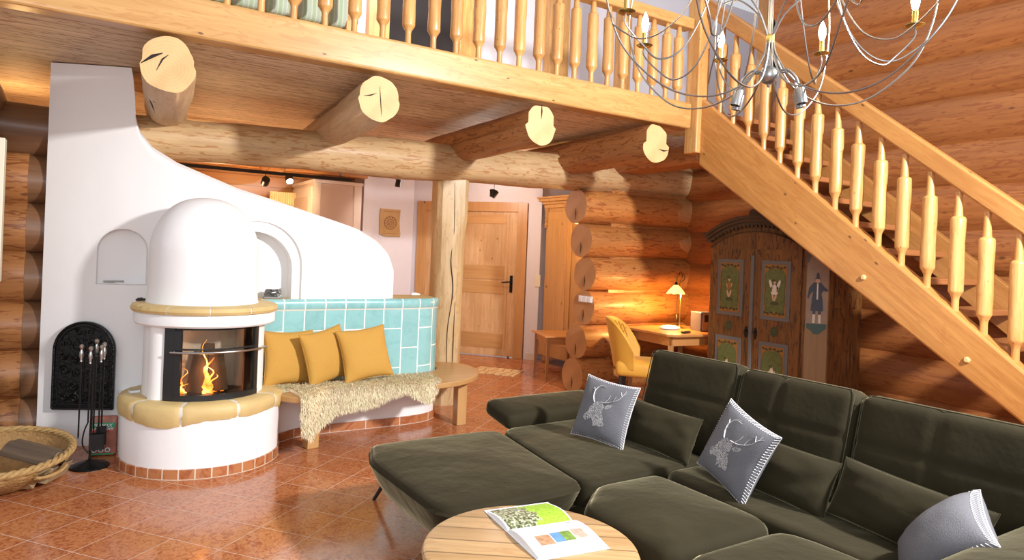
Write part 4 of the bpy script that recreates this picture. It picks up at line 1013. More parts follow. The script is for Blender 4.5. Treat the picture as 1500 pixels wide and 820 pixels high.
# ------------------------------------------------------------------ coffee table with open book
ct = thing('coffee_table', 'round coffee table with light striped wooden top in front of the sofa', 'table', (1.42, 2.015, 0))
bm = NB(); lathe(bm, [(.375, .385), (.392, .395), (.398, .41), (.392, .424), (.38, .43)], 72); o = obj('table_top', bm, M['ctable'], ct, smooth=40); o.rotation_euler = (0, 0, R(-35))
for a in (45, 135, 225, 315):
    bm = NB(); tube(bm, [(.17*math.cos(R(a)), .17*math.sin(R(a)), .376), (.24*math.cos(R(a)), .24*math.sin(R(a)), 0)], .012, 10); obj('leg', bm, M['black'], ct)
bk = thing('open_book', 'open hardback picture book with green landscape photo on the round table', 'book', (1.52, 2.11, .421), 0)
# book axes from the page corners
E1 = Vector((.25, -.23, 0)).normalized()      # along the spine (left -> right in the picture)
def bpt(a, b, z): return (a, b, z)
P0 = Vector((1.404, 2.143)); bang = math.degrees(math.atan2(-.032, .260))
bk.location = (1.404, 2.143, .431); bk.rotation_euler = (0, 0, R(-7))
def page_z(t): return .004+.022*math.sin(PI*min(1, t*1.05))**.8*(1-t*.55)
def page(name, sgn, w, d, m, zb=0, x0=0):
    bm = NB(); n_ = 14; top = []; bot = []
    for i in range(n_+1):
        t_ = i/n_; y = sgn*d*t_; z = zb+page_z(t_) if sgn else 0
        top.append([bm.verts.new((x0, y, z)), bm.verts.new((x0+w, y, z))]); bot.append([bm.verts.new((x0, y, .002)), bm.verts.new((x0+w, y, .002))])
    for i in range(n_):
        for q in (top, bot): bm.faces.new((q[i][0], q[i+1][0], q[i+1][1], q[i][1]))
        bm.faces.new((top[i][0], top[i+1][0], bot[i+1][0], bot[i][0])); bm.faces.new((top[i][1], bot[i][1], bot[i+1][1], top[i+1][1]))
    bm.faces.new((top[-1][0], bot[-1][0], bot[-1][1], top[-1][1])); bm.faces.new((top[0][0], top[0][1], bot[0][1], bot[0][0]))
    return obj(name, bm, m, bk, smooth=30)
page('left_pages', 1, .285, .215, M['paper']); page('right_pages', -1, .285, .245, M['paper'], .006)
obj('cover', bxx(-.006, .292, -.252, .222, 0, .0025), M['whitep'], bk, smooth=0)
def photo(name, sgn, xa, xb, ya, yb, d, m, zb=0):
    bm = NB(); n_ = 10; rows = []
    for i in range(n_+1):
        y = ya+(yb-ya)*i/n_; t_ = y/d; rows.append([bm.verts.new((xa, sgn*y, zb+page_z(t_)+.0006)), bm.verts.new((xb, sgn*y, zb+page_z(t_)+.0006))])
    for a, b in zip(rows, rows[1:]): bm.faces.new((a[0], a[1], b[1], b[0]))
    return obj(name, bm, m, bk, smooth=60)
def foliage():
    t_ = NT('printed_landscape'); tc = t_.n('ShaderNodeTexCoord').outputs['Object']
    n1 = t_.n('ShaderNodeTexNoise', {'Vector': tc, 'Scale': 90.0, 'Detail': 5.0}).outputs['Fac']; n2 = t_.n('ShaderNodeTexNoise', {'Vector': tc, 'Scale': 12.0, 'Detail': 3.0, 'Distortion': 1.0}).outputs['Fac']
    a = t_.ramp(n1, [(.38, (.05, .05, .03)), (.5, (.20, .22, .10)), (.62, (.55, .60, .45))]); b = t_.ramp(n1, [(.3, (.22, .42, .03)), (.7, (.42, .66, .06))])
    sx = t_.n('ShaderNodeSeparateXYZ', {'Vector': tc}).outputs['X']
    f = t_.n('ShaderNodeMath', {0: t_.n('ShaderNodeMath', {0: sx, 1: 4.5}, operation='MULTIPLY').outputs[0], 1: n2}, operation='ADD').outputs[0]
    t_.link(t_.mix(t_.n('ShaderNodeMapRange', {'Value': f, 'From Min': 1.12, 'From Max': 1.22}).outputs[0], a, b), t_.b.inputs['Base Color']); t_.b.inputs['Roughness'].default_value = .4; return t_.m
photo('landscape_photo', 1, .008, .278, .002, .208, .215, foliage())
photo('small_photo', -1, .045, .105, .12, .185, .245, mat('photo_a', (.45, .25, .14), .4, noise_=.8, nscale=60), .006)
photo('small_photo', -1, .110, .150, .115, .18, .245, mat('photo_b', (.12, .28, .62), .4, noise_=.3, nscale=40), .006)
photo('small_photo', -1, .151, .195, .115, .18, .245, mat('photo_c', (.18, .30, .06), .4, noise_=.7, nscale=60), .006)
photo('small_photo', -1, .201, .250, .11, .175, .245, mat('photo_d', (.50, .36, .28), .4, noise_=.8, nscale=60), .006)
photo('text_block', -1, .225, .247, .035, .05, .245, mat('photo_e', (.42, .43, .44), .5), .006)

# ------------------------------------------------------------------ painted armoire
ar = thing('painted_armoire', 'antique dark wooden armoire with painted green panels and arched cornice under the stairs', 'wardrobe', (5.30, 4.05, 0))
# local: front plane x=0 (facing -X world), y from -.54 (near) to +.56 (far), depth to +.66
ya, yb, H_ = -.50, .55, 1.72
def arcz(y, base=1.70, rise=.16):
    u = (y-(ya+yb)/2)/((yb-ya)/2); return base+rise*max(0, 1-abs(u)**2.2)*1.0
body = [(ya, 0.10)]+[(yb, .10)]+[(yb-(yb-ya)*i/20, arcz(yb-(yb-ya)*i/20)) for i in range(21)]
bm = NB(); prism(bm, body, 0.0, .62, 'X'); obj('body', bm, M['arm'], ar, smooth=0, bevel=.004)
bm = NB(); prism(bm, [(0.0, ya), (.13, ya-.13), (.62, ya-.13), (.62, ya)], .10, 1.70, 'Z'); obj('canted_corner', bm, M['arm_lt'], ar, smooth=0, bevel=.004, label='lighter canted corner board')
bm = NB(); prism(bm, [(.138, ya-.138), (.62, ya-.138), (.62, ya-.12), (.138, ya-.12)], .12, 1.69, 'Z'); obj('side_panel', bm, M['arm'], ar, smooth=0)
yn = ya-.145
bm = NB(); prism(bm, [(.20, 1.60), (.52, 1.60), (.52, 1.13), (.44, 1.13), (.42, 1.08), (.38, 1.04), (.36, 1.01), (.34, 1.04), (.30, 1.08), (.28, 1.13), (.20, 1.13)], yn-.012, yn+.008, 'Y'); obj('ogee_board', bm, M['arm'], ar, smooth=0, bevel=.003)
# cornice following the arch
for (o1, z_, h_) in ((.075, .045, .03), (.055, .015, .03), (.03, -.02, .035)):
    bm = NB(); top = []; n_ = 30; rows = []
    for i in range(n_+1):
        y = ya-.16+(yb-ya+.20)*i/n_; yc_ = min(max(y, ya), yb); z = arcz(yc_)+z_
        rows.append([bm.verts.new((-o1, y, z)), bm.verts.new((.62, y, z)), bm.verts.new((.62, y, z+h_)), bm.verts.new((-o1, y, z+h_))])
    for a, b in zip(rows, rows[1:]):
        for j in range(4): bm.faces.new((a[j], b[j], b[(j+1) % 4], a[(j+1) % 4]))
    bm.faces.new(rows[0][::-1]); bm.faces.new(rows[-1]); obj('cornice', bm, M['arm_dk'], ar, smooth=30)
bm = NB(); prism(bm, [(-.055, 1.93), (.075, 1.93), (.07, 1.975), (.05, 1.99), (-.03, 1.99), (-.05, 1.975)], -.06, .02, 'X'); obj('crest', bm, M['arm_dk'], ar, smooth=0, bevel=.006)
for i in range(24):
    y = ya+.02+(yb-ya-.04)*i/23; obj('dentil', bxx(-.045, -.02, y-.012, y+.012, arcz(y)-.035, arcz(y)-.012), M['arm_dk'], ar, smooth=0)
def ell(bm, cy, cz, ry, rz, x=-.030, n=20, th=.003, rot=0):
    P = [(cy+ry*math.cos(2*PI*j/n)*math.cos(rot)-rz*math.sin(2*PI*j/n)*math.sin(rot), cz+ry*math.cos(2*PI*j/n)*math.sin(rot)+rz*math.sin(2*PI*j/n)*math.cos(rot)) for j in range(n)]
    prism(bm, P, x-th, x, 'X')
def adoor(yc, w, hinge):
    d = obj('door', bxx(-.020, .0, yc-w/2, yc+w/2, .14, 1.62+.0), M['arm'], ar, smooth=0, bevel=.004)
    bm = NB(); n_ = 16; P = [(yc+w/2, 1.60), (yc-w/2, 1.60)]+[(yc-w/2+w*i/n_, arcz(yc-w/2+w*i/n_)-.075) for i in range(n_+1)]
    prism(bm, P, -.019, 0, 'X'); obj('door_head', bm, M['arm'], d, smooth=0, bevel=.003)
    bm = NB(); tube(bm, [(-.022, yc-w/2+w*i/n_, arcz(yc-w/2+w*i/n_)-.078) for i in range(n_+1)], .006, 6); obj('door_bead', bm, M['arm_dk'], d)
    pw = w*.60
    for z0, z1 in ((.98, 1.52), (.20, .78)):
        fr = obj('frame_border', bxx(-.027, -.018, yc-pw/2, yc+pw/2, z0, z1), M['bluegrey'], d, smooth=0, bevel=.002, label='blue grey painted border')
        obj('orange_field', bxx(-.030, -.026, yc-pw/2+.035, yc+pw/2-.035, z0+.035, z1-.035), M['orangep'], d, smooth=0)
        bm = NB(); h2 = (z1-z0)/2-.075; cz = (z0+z1)/2; w2 = pw/2-.05
        prism(bm, [(yc-w2, cz-h2), (yc+w2, cz-h2), (yc+w2*1.02, cz+h2*.8), (yc+w2*.6, cz+h2), (yc-w2*.6, cz+h2), (yc-w2*1.02, cz+h2*.8)], -.0325, -.030, 'X'); obj('green_field', bm, M['gpaint'], d, smooth=0)
        bm = NB()
        for sx in (-1, 1):
            for zz, sg in ((z1-.062, 1), (z0+.062, -1)):
                for kx in (.25, .62, .95):
                    r_ = .011; c0 = (yc+sx*w2*kx, zz+.006*math.sin(kx*7))
                    tube(bm, [(-.032, c0[0]+r_*(1-t/14)*math.cos(t*.62), c0[1]+r_*(1-t/14)*math.sin(t*.62)) for t in range(13)], .0035, 5)
                tube(bm, spline([(-.032, yc, zz+sg*.008), (-.032, yc+sx*w2*.5, zz-sg*.010), (-.032, yc+sx*w2, zz+sg*.004)], 6), .003, 5)
            tube(bm, spline([(-.032, yc+sx*w2, cz-h2*.7), (-.032, yc+sx*w2*1.04, cz-h2*.2), (-.032, yc+sx*w2*.96, cz), (-.032, yc+sx*w2*1.04, cz+h2*.3), (-.032, yc+sx*w2, cz+h2*.75)], 6), .0028, 5)
        obj('scroll_ornament', bm, M['gdark'], d)
        f_ = (1 if z0 > .9 else .82); cy = yc
        bm = NB(); ell(bm, cy, cz+.075*f_, .013, .017, -.0335); ell(bm, cy-.018, cz+.01, .010, .035, -.0335, rot=.5); ell(bm, cy+.020, cz+.005, .008, .032, -.0335, rot=-.4); ell(bm, cy-.012, cz-.06, .010, .038, -.0335, rot=.3); ell(bm, cy+.014, cz-.062, .010, .036, -.0335, rot=-.25); obj('painted_figure', bm, M['skin'], d, smooth=0)
        bm = NB(); ell(bm, cy, cz+.015, .022, .042, -.034)
        if hinge > 0 and z0 > .9: ell(bm, cy-.04, cz+.055, .014, .045, -.0335, rot=.35); ell(bm, cy+.04, cz+.055, .014, .045, -.0335, rot=-.35); ell(bm, cy, cz-.02, .035, .018, -.0342)
        obj('painted_drapery', bm, M['creamp'] if hinge > 0 or z0 < .9 else M['orangep'], d, smooth=0)
        bm = NB(); ell(bm, cy, cz-.115*f_, .042, .016, -.0335); obj('painted_ground', bm, M['gdark'], d, smooth=0)
        bm = NB(); ell(bm, cy+.01, cz+.09*f_, .02, .008, -.0345, rot=.2); obj('painted_hair', bm, M['gdark'], d, smooth=0)
    bm = NB()
    for q in range(9):
        a = q*2*PI/9; ell(bm, yc+.028*math.cos(a), .88+.036*math.sin(a), .012, .014, -.022)
    ell(bm, yc, .88, .018, .022, -.0235)
    obj('painted_rosette', bm, M['gdark'], d, smooth=0)
    return d
dl = adoor(.285, .50, -1); dr = adoor(-.215, .50, 1)
bm = NB(); box(bm, -.034, -.018, .015, .050, .42, 1.56); obj('centre_strip', bm, M['bluegrey'], ar, smooth=0, bevel=.004)
for y in (.085, -.02): 
    bm = NB(); ell(bm, y, .84, .018, .055, -.022); tube(bm, [(-.022, y, .86), (-.045, y, .855), (-.045, y, .84)], .006, 6); obj('keyhole_plate', bm, M['black'], ar, smooth=0)
bm = NB(); box(bm, -.03, .02, ya, yb, 0.0, .12); box(bm, -.02, .62, ya-.14, ya-.10, 0, .12); box(bm, -.02, .62, yb-.04, yb, 0, .12); obj('plinth', bm, M['arm_dk'], ar, smooth=0, bevel=.01)
# painted man on the canted corner
cm = T(.065, ya-.065, 0) @ RZ(45)      # local x = 0 plane faces outwards (-X after turning)
def cant(poly, name, m, off=.004):
    bm = NB(); prism(bm, poly, -off-.002, .0, 'X', M=cm); obj(name, bm, m, ar, smooth=0)
cant([(-.085, 1.66), (.085, 1.66), (.085, .98), (-.085, .98)], 'corner_field', mat('faded_paint', (.28, .20, .14), .7, noise_=.2, nscale=20), .002)
cant([(-.088, 1.67), (.088, 1.67), (.088, 1.50), (.07, 1.53), (.06, 1.57), (.03, 1.58), (0, 1.60), (-.03, 1.62), (-.06, 1.62), (-.088, 1.64)], 'corner_scallop', M['bluegrey'], .003)
cant([(-.080, .99), (.080, .99), (.075, .95), (.04, .93), (.02, .90), (-.02, .90), (-.05, .93), (-.078, .95)], 'painted_ground', M['teal'], .004)
cant([(-.050, 1.10), (.050, 1.10), (.042, 1.20), (.032, 1.27), (.060, 1.24), (.070, 1.20), (.080, 1.22), (.066, 1.30), (.030, 1.345), (-.025, 1.345), (-.055, 1.31), (-.085, 1.285), (-.082, 1.27), (-.045, 1.275), (-.032, 1.25), (-.042, 1.20)], 'painted_coat', M['coatp'], .005)
cant([(-.035, 1.10), (-.010, 1.10), (-.012, 1.07), (-.030, 1.07)], 'painted_breeches', M['coatp'], .005); cant([(.010, 1.10), (.035, 1.10), (.030, 1.07), (.012, 1.07)], 'painted_breeches', M['coatp'], .005)
cant([(-.032, 1.07), (-.012, 1.07), (-.014, .995), (-.034, .995)], 'painted_stocking', M['creamp'], .005); cant([(.012, 1.07), (.032, 1.07), (.034, .995), (.014, .995)], 'painted_stocking', M['creamp'], .005)
cant([(-.006, 1.34), (.006, 1.34), (.006, 1.20), (-.006, 1.20)], 'painted_shirt', M['creamp'], .006)
cant([(-.016, 1.345), (.016, 1.345), (.016, 1.38), (-.016, 1.38)], 'painted_head', M['skin'], .005)
cant([(-.030, 1.375), (.030, 1.375), (.014, 1.385), (.010, 1.42), (-.002, 1.435), (-.010, 1.42), (-.014, 1.385)], 'painted_hat', M['coatp'], .006)

# ------------------------------------------------------------------ desk, chair and things on the desk
dk = thing('writing_desk', 'wooden drop-leaf desk against the log wall left of the armoire', 'desk', (5.35, 5.05, 0), R(0))
dk.rotation_euler = (0, 0, R(-4))
bm = NB(); prism(bm, [(-.42, -.30), (-.36, -.38), (.42, -.38), (.42, .42), (-.42, .42)], .725, .750, 'Z'); obj('desk_top', bm, M['deskw'], dk, smooth=0, bevel=.005)
bm = NB(); box(bm, -.37, .38, -.31, -.29, .63, .725); box(bm, -.37, -.35, -.31, .36, .63, .725); box(bm, -.37, .38, .34, .36, .63, .725); box(bm, .36, .38, -.31, .36, .63, .725); obj('apron', bm, M['deskw'], dk, smooth=0)
for x, y in ((-.345, -.285), (.355, -.285), (-.345, .335), (.355, .335)):
    bm = NB(); tube(bm, [(x, y, .64), (x, y, 0)], [.040, .024], 4); obj('leg', bm, M['deskZ'], dk, smooth=0, bevel=.003)
obj('drop_leaf', bxx(-.445, -.425, .24, .41, .40, .735), M['deskw'], dk, smooth=0, bevel=.004)
cl = thing('velvet_chair', 'mustard velvet tub chair with quilted back and black legs at the desk', 'chair', (4.68, 4.90, 0), R(-50))
bm = NB(); rbox(bm, .48, .46, .15, .05, .015, 14, 14, 6, T(.03, 0, .42)); obj('seat', bm, M['mvelvet'], cl, smooth=80)
bm = NB(); rows = []; nA = 26; nB = 12
def shell(a, b, off):
    th = R(-88)+R(176)*a; e = abs(2*a-1); top = .90-.32*e**3
    z = .42+(top-.42)*b; r = .235+.035*b; 
    x = -.02-(r-off)*math.cos(th)*(1.0+.10*b); y = (r-off)*math.sin(th)*1.02
    return (x-.04*b*(1-e), y, z)
F_ = [[bm.verts.new(shell(i/nA, j/nB, 0)) for j in range(nB+1)] for i in range(nA+1)]
def quilt(i, j): 
    a = i/nA*14; b = j/nB*9; return .035+.010*abs(math.sin((a+b)*PI/2))*abs(math.sin((a-b)*PI/2))
G_ = [[bm.verts.new(shell(i/nA, j/nB, quilt(i, j) if j < nB else .03)) for j in range(nB+1)] for i in range(nA+1)]
for Q, s_ in ((F_, 1), (G_, -1)):
    for i in range(nA):
        for j in range(nB):
            q = (Q[i][j], Q[i+1][j], Q[i+1][j+1], Q[i][j+1]); bm.faces.new(q[::s_])
for i in range(nA): bm.faces.new((F_[i][nB], F_[i+1][nB], G_[i+1][nB], G_[i][nB])); bm.faces.new((F_[i][0], G_[i][0], G_[i+1][0], F_[i+1][0]))
for i in (0, nA):
    for j in range(nB): bm.faces.new((F_[i][j], F_[i][j+1], G_[i][j+1], G_[i][j]))
obj('backrest', bm, M['mvelvet'], cl, smooth=50)
bm = NB()
for k_ in range(-6, 9):
    for sg in (1, -1):
        pts = []
        for t_ in range(13):
            b = .12+.80*t_/12; a = .5+(k_-1)*.065*sg+sg*(b-.5)*.30
            if .16 < a < .84: p = shell(a, b, .048); pts.append(p)
        if len(pts) > 3: tube(bm, pts, .0028, 4)
obj('quilting', bm, mat('quilt_seam', (.50, .22, .02), .7), cl)
for x, y in ((-.15, -.16), (-.15, .16), (.20, -.16), (.20, .16)):
    bm = NB(); tube(bm, [(x, y, .39), (x*1.35, y*1.2, 0)], [.020, .012], 12); obj('leg', bm, M['blackp'], cl)

lp = thing('desk_lamp', 'lit desk lamp with orange glass shade on a curved iron stand', 'lamp', (5.50, 5.17, .751))
bm = NB(); lathe(bm, [(.065, 0), (.065, .008), (.03, .016), (.010, .03), (.008, .05)], 28); obj('base', bm, M['brass'], lp)
bm = NB(); tube(bm, spline([(0, 0, .03), (0, 0, .20), (.005, 0, .42), (.0, 0, .52), (-.02, 0, .565), (-.06, 0, .56), (-.075, 0, .50)], 7), .006, 8)
tube(bm, [(0, 0, .24), (0, 0, .25)], .010, 10); obj('stem', bm, M['brass'], lp)
bm = NB(); tube(bm, spline([(.01, 0, .50), (.045, 0, .53), (.05, 0, .57), (.02, 0, .58), (.012, 0, .55)], 6), .004, 6); tube(bm, spline([(-.03, 0, .56), (-.03, 0, .60), (.0, 0, .61), (.01, 0, .585)], 6), .004, 6); lathe(bm, [(.022, .455), (.020, .475), (.010, .50)], 16, (-.075, 0)); obj('iron_scroll', bm, M['black'], lp)
bm = NB(); pr = [(.022, .470), (.035, .455), (.055, .435), (.080, .405), (.098, .375), (.095, .374), (.077, .403), (.052, .432), (.032, .451)]
lathe(bm, pr, 40, (-.075, 0))
for v in bm.verts:
    dx, dy = v.co.x+.075, v.co.y; r_ = math.hypot(dx, dy)
    if r_ > .06: a = math.atan2(dy, dx); v.co.z += .005*math.sin(a*8)*(r_-.06)/.04
obj('lamp_shade', bm, M['shade'], lp)
bm = NB(); lathe(bm, [(0, .375), (.014, .385), (.018, .40), (.010, .43), (.009, .45)], 16, (-.075, 0)); obj('bulb', bm, M['bulb'], lp)
light('desk_lamp_light', 'POINT', (5.425, 5.17, .751+.36), 55, (1, .56, .16), .03)
bm = NB(); tube(bm, spline([(5.52, 5.20, 1.27), (5.58, 5.28, 1.15), (5.62, 5.34, .95), (5.60, 5.30, .80), (5.66, 5.36, .765), (5.80, 5.42, .755)], 8), .003, 6); tube(bm, [(5.615, 5.33, .88), (5.607, 5.315, .83)], .010, 8)
tag(obj('lamp_cord', bm, M['blackp'], None), 'thin black lamp cord with a switch hanging behind the desk lamp', 'cord')
bm = NB(); lathe(bm, [(.0, 0), (.085, .0), (.095, .008), (.092, .022), (.06, .036), (.0, .040)], 30)
for v in bm.verts: v.co.x *= 1.25; v.co.z += .004*noise.noise(v.co*30)
o = obj('lace_cloth', bm, M['white'], None, smooth=60); o.location = (5.31, 5.13, .751); tag(o, 'folded white lace cloth on the desk in front of the lamp', 'cloth')
bm = NB(); rbox(bm, .13, .042, .020, .008, 0, 8, 4, 3); o = obj('remote_control', bm, M['blackp'], None, smooth=60); o.location = (5.20, 4.80, .762); o.rotation_euler = (0, 0, R(10)); tag(o, 'small black remote control near the front corner of the desk', 'remote control')
rd = thing('radio', 'compact radio with grey side and dark wooden front on the desk', 'radio', (5.59, 4.93, .751), R(-12))
obj('case', bxx(-.09, .09, -.09, .09, 0, .20), M['purple'], rd, smooth=0, bevel=.006)
obj('front_panel', bxx(-.07, .085, -.097, -.089, .01, .19), M['deskZ'], rd, smooth=0); obj('display', bxx(-.05, .075, -.101, -.096, .10, .175), M['blackp'], rd, smooth=0)
bm = NB(); lathe(bm, [(.017, 0), (.017, .02), (.012, .024)], 16, M=T(.03, -.097, .055) @ RX(90)); obj('tuning_knob', bm, M['chrome'], rd)

# ------------------------------------------------------------------ hall: wardrobe, side table, rug, plaque, spots
wd = thing('pine_wardrobe', 'tall golden pine wardrobe with stepped cornice behind the log wall end', 'wardrobe', (5.42, 7.02, 0))
obj('body', bxx(0, .54, -.62, .60, .13, 2.16), M['pine'], wd, smooth=0, bevel=.006)
for o1, z0, z1 in ((.03, 2.13, 2.18), (.05, 2.18, 2.22), (.09, 2.22, 2.26), (.11, 2.26, 2.285)):
    obj('cornice', bxx(-o1, .54, -.62-o1, .60+o1, z0, z1), M['pine'], wd, smooth=0, bevel=.008)
for y0_, y1_ in ((-.56, -.02), (.0, .54)):
    d = obj('door', bxx(-.018, 0, y0_, y1_, .20, 2.08), M['pine'], wd, smooth=0, bevel=.004)
    bm = NB(); box(bm, -.026, -.017, y0_+.09, y1_-.09, .32, 1.97); obj('raised_panel', bm, M['pine'], d, smooth=0, bevel=.008)
    bm = NB(); lathe(bm, [(.006, 0), (.014, .012), (.010, .024)], 12, M=T(-.018, y0_+.03 if y0_ < -.1 else y1_-.03, 1.05) @ RY(-90)); obj('knob', bm, M['brass'], d)
for y in (-.60, .58):
    bm = NB(); lathe(bm, [(.035, 1.86), (.028, 1.88), (.038, 1.90), (.028, 1.93), (.038, 1.96), (.026, 1.99), (.036, 2.02), (.030, 2.06), (.04, 2.10), (.04, 2.13)], 20, (-.005, y)); obj('turned_column', bm, M['pine'], wd)
obj('base_drawer', bxx(-.05, .54, -.64, .62, .10, .30), M['pine'], wd, smooth=0, bevel=.012)
for x in (.02, .48):
    for y in (-.56, .54): 
        bm = NB(); lathe(bm, [(.02, 0), (.045, .03), (.045, .07), (.03, .10)], 16, (x, y)); obj('bun_foot', bm, M['pine'], wd)
stt = thing('side_table', 'small wooden side table with tapered legs before the pine wardrobe', 'table', (5.0, 6.67, 0), R(-20))
bm = NB(); box(bm, -.27, .27, -.33, .33, .50, .522); obj('table_top', bm, M['deskw'], stt, smooth=0, bevel=.006)
bm = NB(); box(bm, -.22, .22, -.28, -.265, .42, .50); box(bm, -.22, .22, .265, .28, .42, .50); box(bm, -.22, -.205, -.28, .28, .42, .50); box(bm, .205, .22, -.28, .28, .42, .50); obj('apron', bm, M['deskw'], stt, smooth=0)
for x in (-.21, .21):
    for y in (-.27, .27): bm = NB(); tube(bm, [(x, y, .50), (x*1.05, y*1.05, 0)], [.030, .017], 4); obj('leg', bm, M['deskZ'], stt, smooth=0)
def rugmat():
    t_ = NT('patterned_rug'); tc = t_.n('ShaderNodeTexCoord').outputs['Object']
    v = t_.n('ShaderNodeTexVoronoi', {'Vector': t_.n('ShaderNodeMapping', {'Vector': tc, 'Scale': (9, 9, 0)}).outputs[0]}, feature='DISTANCE_TO_EDGE').outputs['Distance']
    w = t_.n('ShaderNodeTexWave', {'Vector': tc, 'Scale': 3.0, 'Distortion': 6.0}).outputs['Fac']
    c = t_.mix(t_.n('ShaderNodeMapRange', {'Value': v, 'From Min': .03, 'From Max': .08}).outputs[0], (.30, .10, .03), (.80, .62, .32))
    t_.link(t_.mix(t_.n('ShaderNodeMapRange', {'Value': w, 'From Min': .75, 'From Max': .9, 'To Max': .7}).outputs[0], c, (.45, .18, .06)), t_.b.inputs['Base Color']); t_.b.inputs['Roughness'].default_value = .8; return t_.m
o = obj('door_mat', bxx(-.30, .30, -.23, .23, 0, .007), rugmat(), None, smooth=0, bevel=.003); o.location = (4.40, 7.15, .001); o.rotation_euler = (0, 0, R(-51)); tag(o, 'cream and brown patterned mat on the tiles before the entrance door', 'rug')
bm = NB(); pl = [(-.155, .20), (.155, .20), (.150, .10), (.145, .0), (.155, -.10), (.165, -.16), (.16, -.20), (-.09, -.20), (-.16, -.165), (-.158, -.05), (-.165, .08)]
prism(bm, pl, -.012, .012, 'Y'); pq = obj('clay_plaque', bm, M['clay'], None, smooth=0, bevel=.004); pq.location = (3.73, 9.165, 1.86); tag(pq, 'clay plaque with round relief on the lilac hall wall', 'wall plaque')
bm = NB()
for r_, t_ in ((.092, .007), (.052, .005), (.028, .006)): tube(bm, [(r_*math.cos(2*PI*j/36), -.013, r_*math.sin(2*PI*j/36)) for j in range(37)], t_, 6)
for j in range(12): 
    a = j*PI/6; tube(bm, [(.058*math.cos(a), -.013, .058*math.sin(a)), (.084*math.cos(a+.2), -.013, .084*math.sin(a+.2))], .005, 5)
tube(bm, [(0, -.015, 0), (.02, -.015, .02), (-.03, -.015, -.03)], .006, 6)
tube(bm, [(-.10, -.012, .165), (.14, -.012, .16)], .004, 5); tube(bm, [(-.12, -.012, -.16), (.12, -.012, -.158)], .004, 5); obj('relief', bm, M['clay_dk'], pq)
def spot(name, loc, heads, lab, drop=.10, lit=True):
    t = thing(name, lab, 'spotlight', loc)
    bm = NB(); lathe(bm, [(.03, .0), (.03, .012)], 20, M=T(0, 0, -.012)); tube(bm, [(0, 0, 0), (0, 0, -drop)], .005, 8); obj('ceiling_mount', bm, M['blackp'], t)
    for rz, tl in heads:
        Mx = T(0, 0, -drop) @ RZ(rz) @ RY(tl)
        bm = NB(); lathe(bm, [(.012, .03), (.030, .025), (.032, .02), (.032, -.06), (.028, -.06), (.027, -.045)], 20, M=Mx @ T(.035, 0, -.02)); h = obj('lamp_head', bm, M['blackp'], t)
        bm = NB(); lathe(bm, [(0, -.048), (.026, -.048), (.026, -.043), (0, -.040)], 20, M=Mx @ T(.035, 0, -.02)); obj('lamp_lens', bm, M['bulbw'] if lit else M['grey_metal'], h)
    return t
spot('ceiling_spotlight', (3.02, 7.3, 2.722), [(-30, 8)], 'small black ceiling spotlight, lit, above the clay plaque', .43)
spot('ceiling_spotlight', (4.0, 6.7, 2.722), [(200, 6), (-10, 35)], 'black twin ceiling spotlight above the entrance door', .50, lit=False)
light('plaque_spot', 'SPOT', (3.09, 7.3, 2.36), 30, (1, .86, .7), .03, (3.5, 9.1, .9), spot_size=R(75), spot_blend=.6)

# ------------------------------------------------------------------ kitchen seen above the plaster wall
kc = thing('kitchen_cupboard', 'tall beige pink kitchen cupboard beside the lilac hall wall', 'cupboard', (2.43, 8.75, 0))
bm = NB(); box(bm, -.10, .50, -.55, .43, 0, 2.26); obj('body', bm, M['pinkcab'], kc, smooth=0, bevel=.006)
obj('side_stile', bxx(-.11, -.02, -.560, -.549, 0, 2.26), M['pinkcab2'], kc, smooth=0); obj('side_stile', bxx(.41, .505, -.560, -.549, 0, 2.26), M['pinkcab2'], kc, smooth=0)
obj('top_board', bxx(-.12, .52, -.57, .43, 2.26, 2.30), M['pinkcab2'], kc, smooth=0, bevel=.004)
d = obj('door', bxx(-.118, -.10, -.50, .40, .1, 2.22), M['pinkcab2'], kc, smooth=0, bevel=.003); obj('door_panel', bxx(-.124, -.117, -.38, .28, .2, 2.10), M['pinkcab'], d, smooth=0, bevel=.003)
tr = thing('track_light', 'black kitchen track light with one lit head and one dark head', 'track light', (1.5, 7.6, 2.265))
obj('hanger_rod', bxx(-.9, -.89, -.005, .005, 0, .455), M['blackp'], tr, smooth=0); obj('hanger_rod', bxx(.95, .96, -.005, .005, 0, .455), M['blackp'], tr, smooth=0)
obj('track', bxx(-1.2, 1.09, -.018, .018, -.018, .018), M['blackp'], tr, smooth=0)
for x, lit in ((.37, 1), (.12, 0)):
    bm = NB(); tube(bm, [(x, 0, -.015), (x, 0, -.06)], .006, 8); Mx = T(x, -.03, -.05-(.04 if not lit else 0)) @ RX(-50 if lit else 60)
    if not lit: tube(bm, [(x, 0, -.06), (x, 0, -.10)], .005, 8)
    lathe(bm, [(.012, .03), (.040, .025), (.044, .02), (.044, -.05), (.038, -.05), (.036, -.035)], 20, M=Mx); h = obj('lamp_head', bm, M['blackp'], tr)
    bm = NB(); lathe(bm, [(0, -.045), (.036, -.045), (.036, -.04), (0, -.036)], 20, M=Mx); obj('lamp_lens', bm, M['bulbw'] if lit else M['grey_metal'], h)
bm = NB(); box(bm, -1.6, 3.2, 8.70, 8.82, 2.42, 2.60); tag(obj('kitchen_beam', bm, M['kwood'], None, smooth=0, bevel=.01), 'wooden kitchen ceiling beam behind the track light', 'beam')
o = place_log('kitchen_joist', (1.80, 7.7, 2.50), (1.92, 8.68, 2.50), .16, .16, [M['kwood'], M['end_pale']], None, seed=4); tag(o, 'short joist log above the kitchen track light', 'log beam')
bm = NB(); n_ = 36; rows = [[], []]
for i in range(n_+1):
    x = -.17+.34*i/n_; y = .014*math.sin(i*PI/1.5)
    for k_, z in enumerate((0, .74)): rows[k_].append(bm.verts.new((x, y, z)))
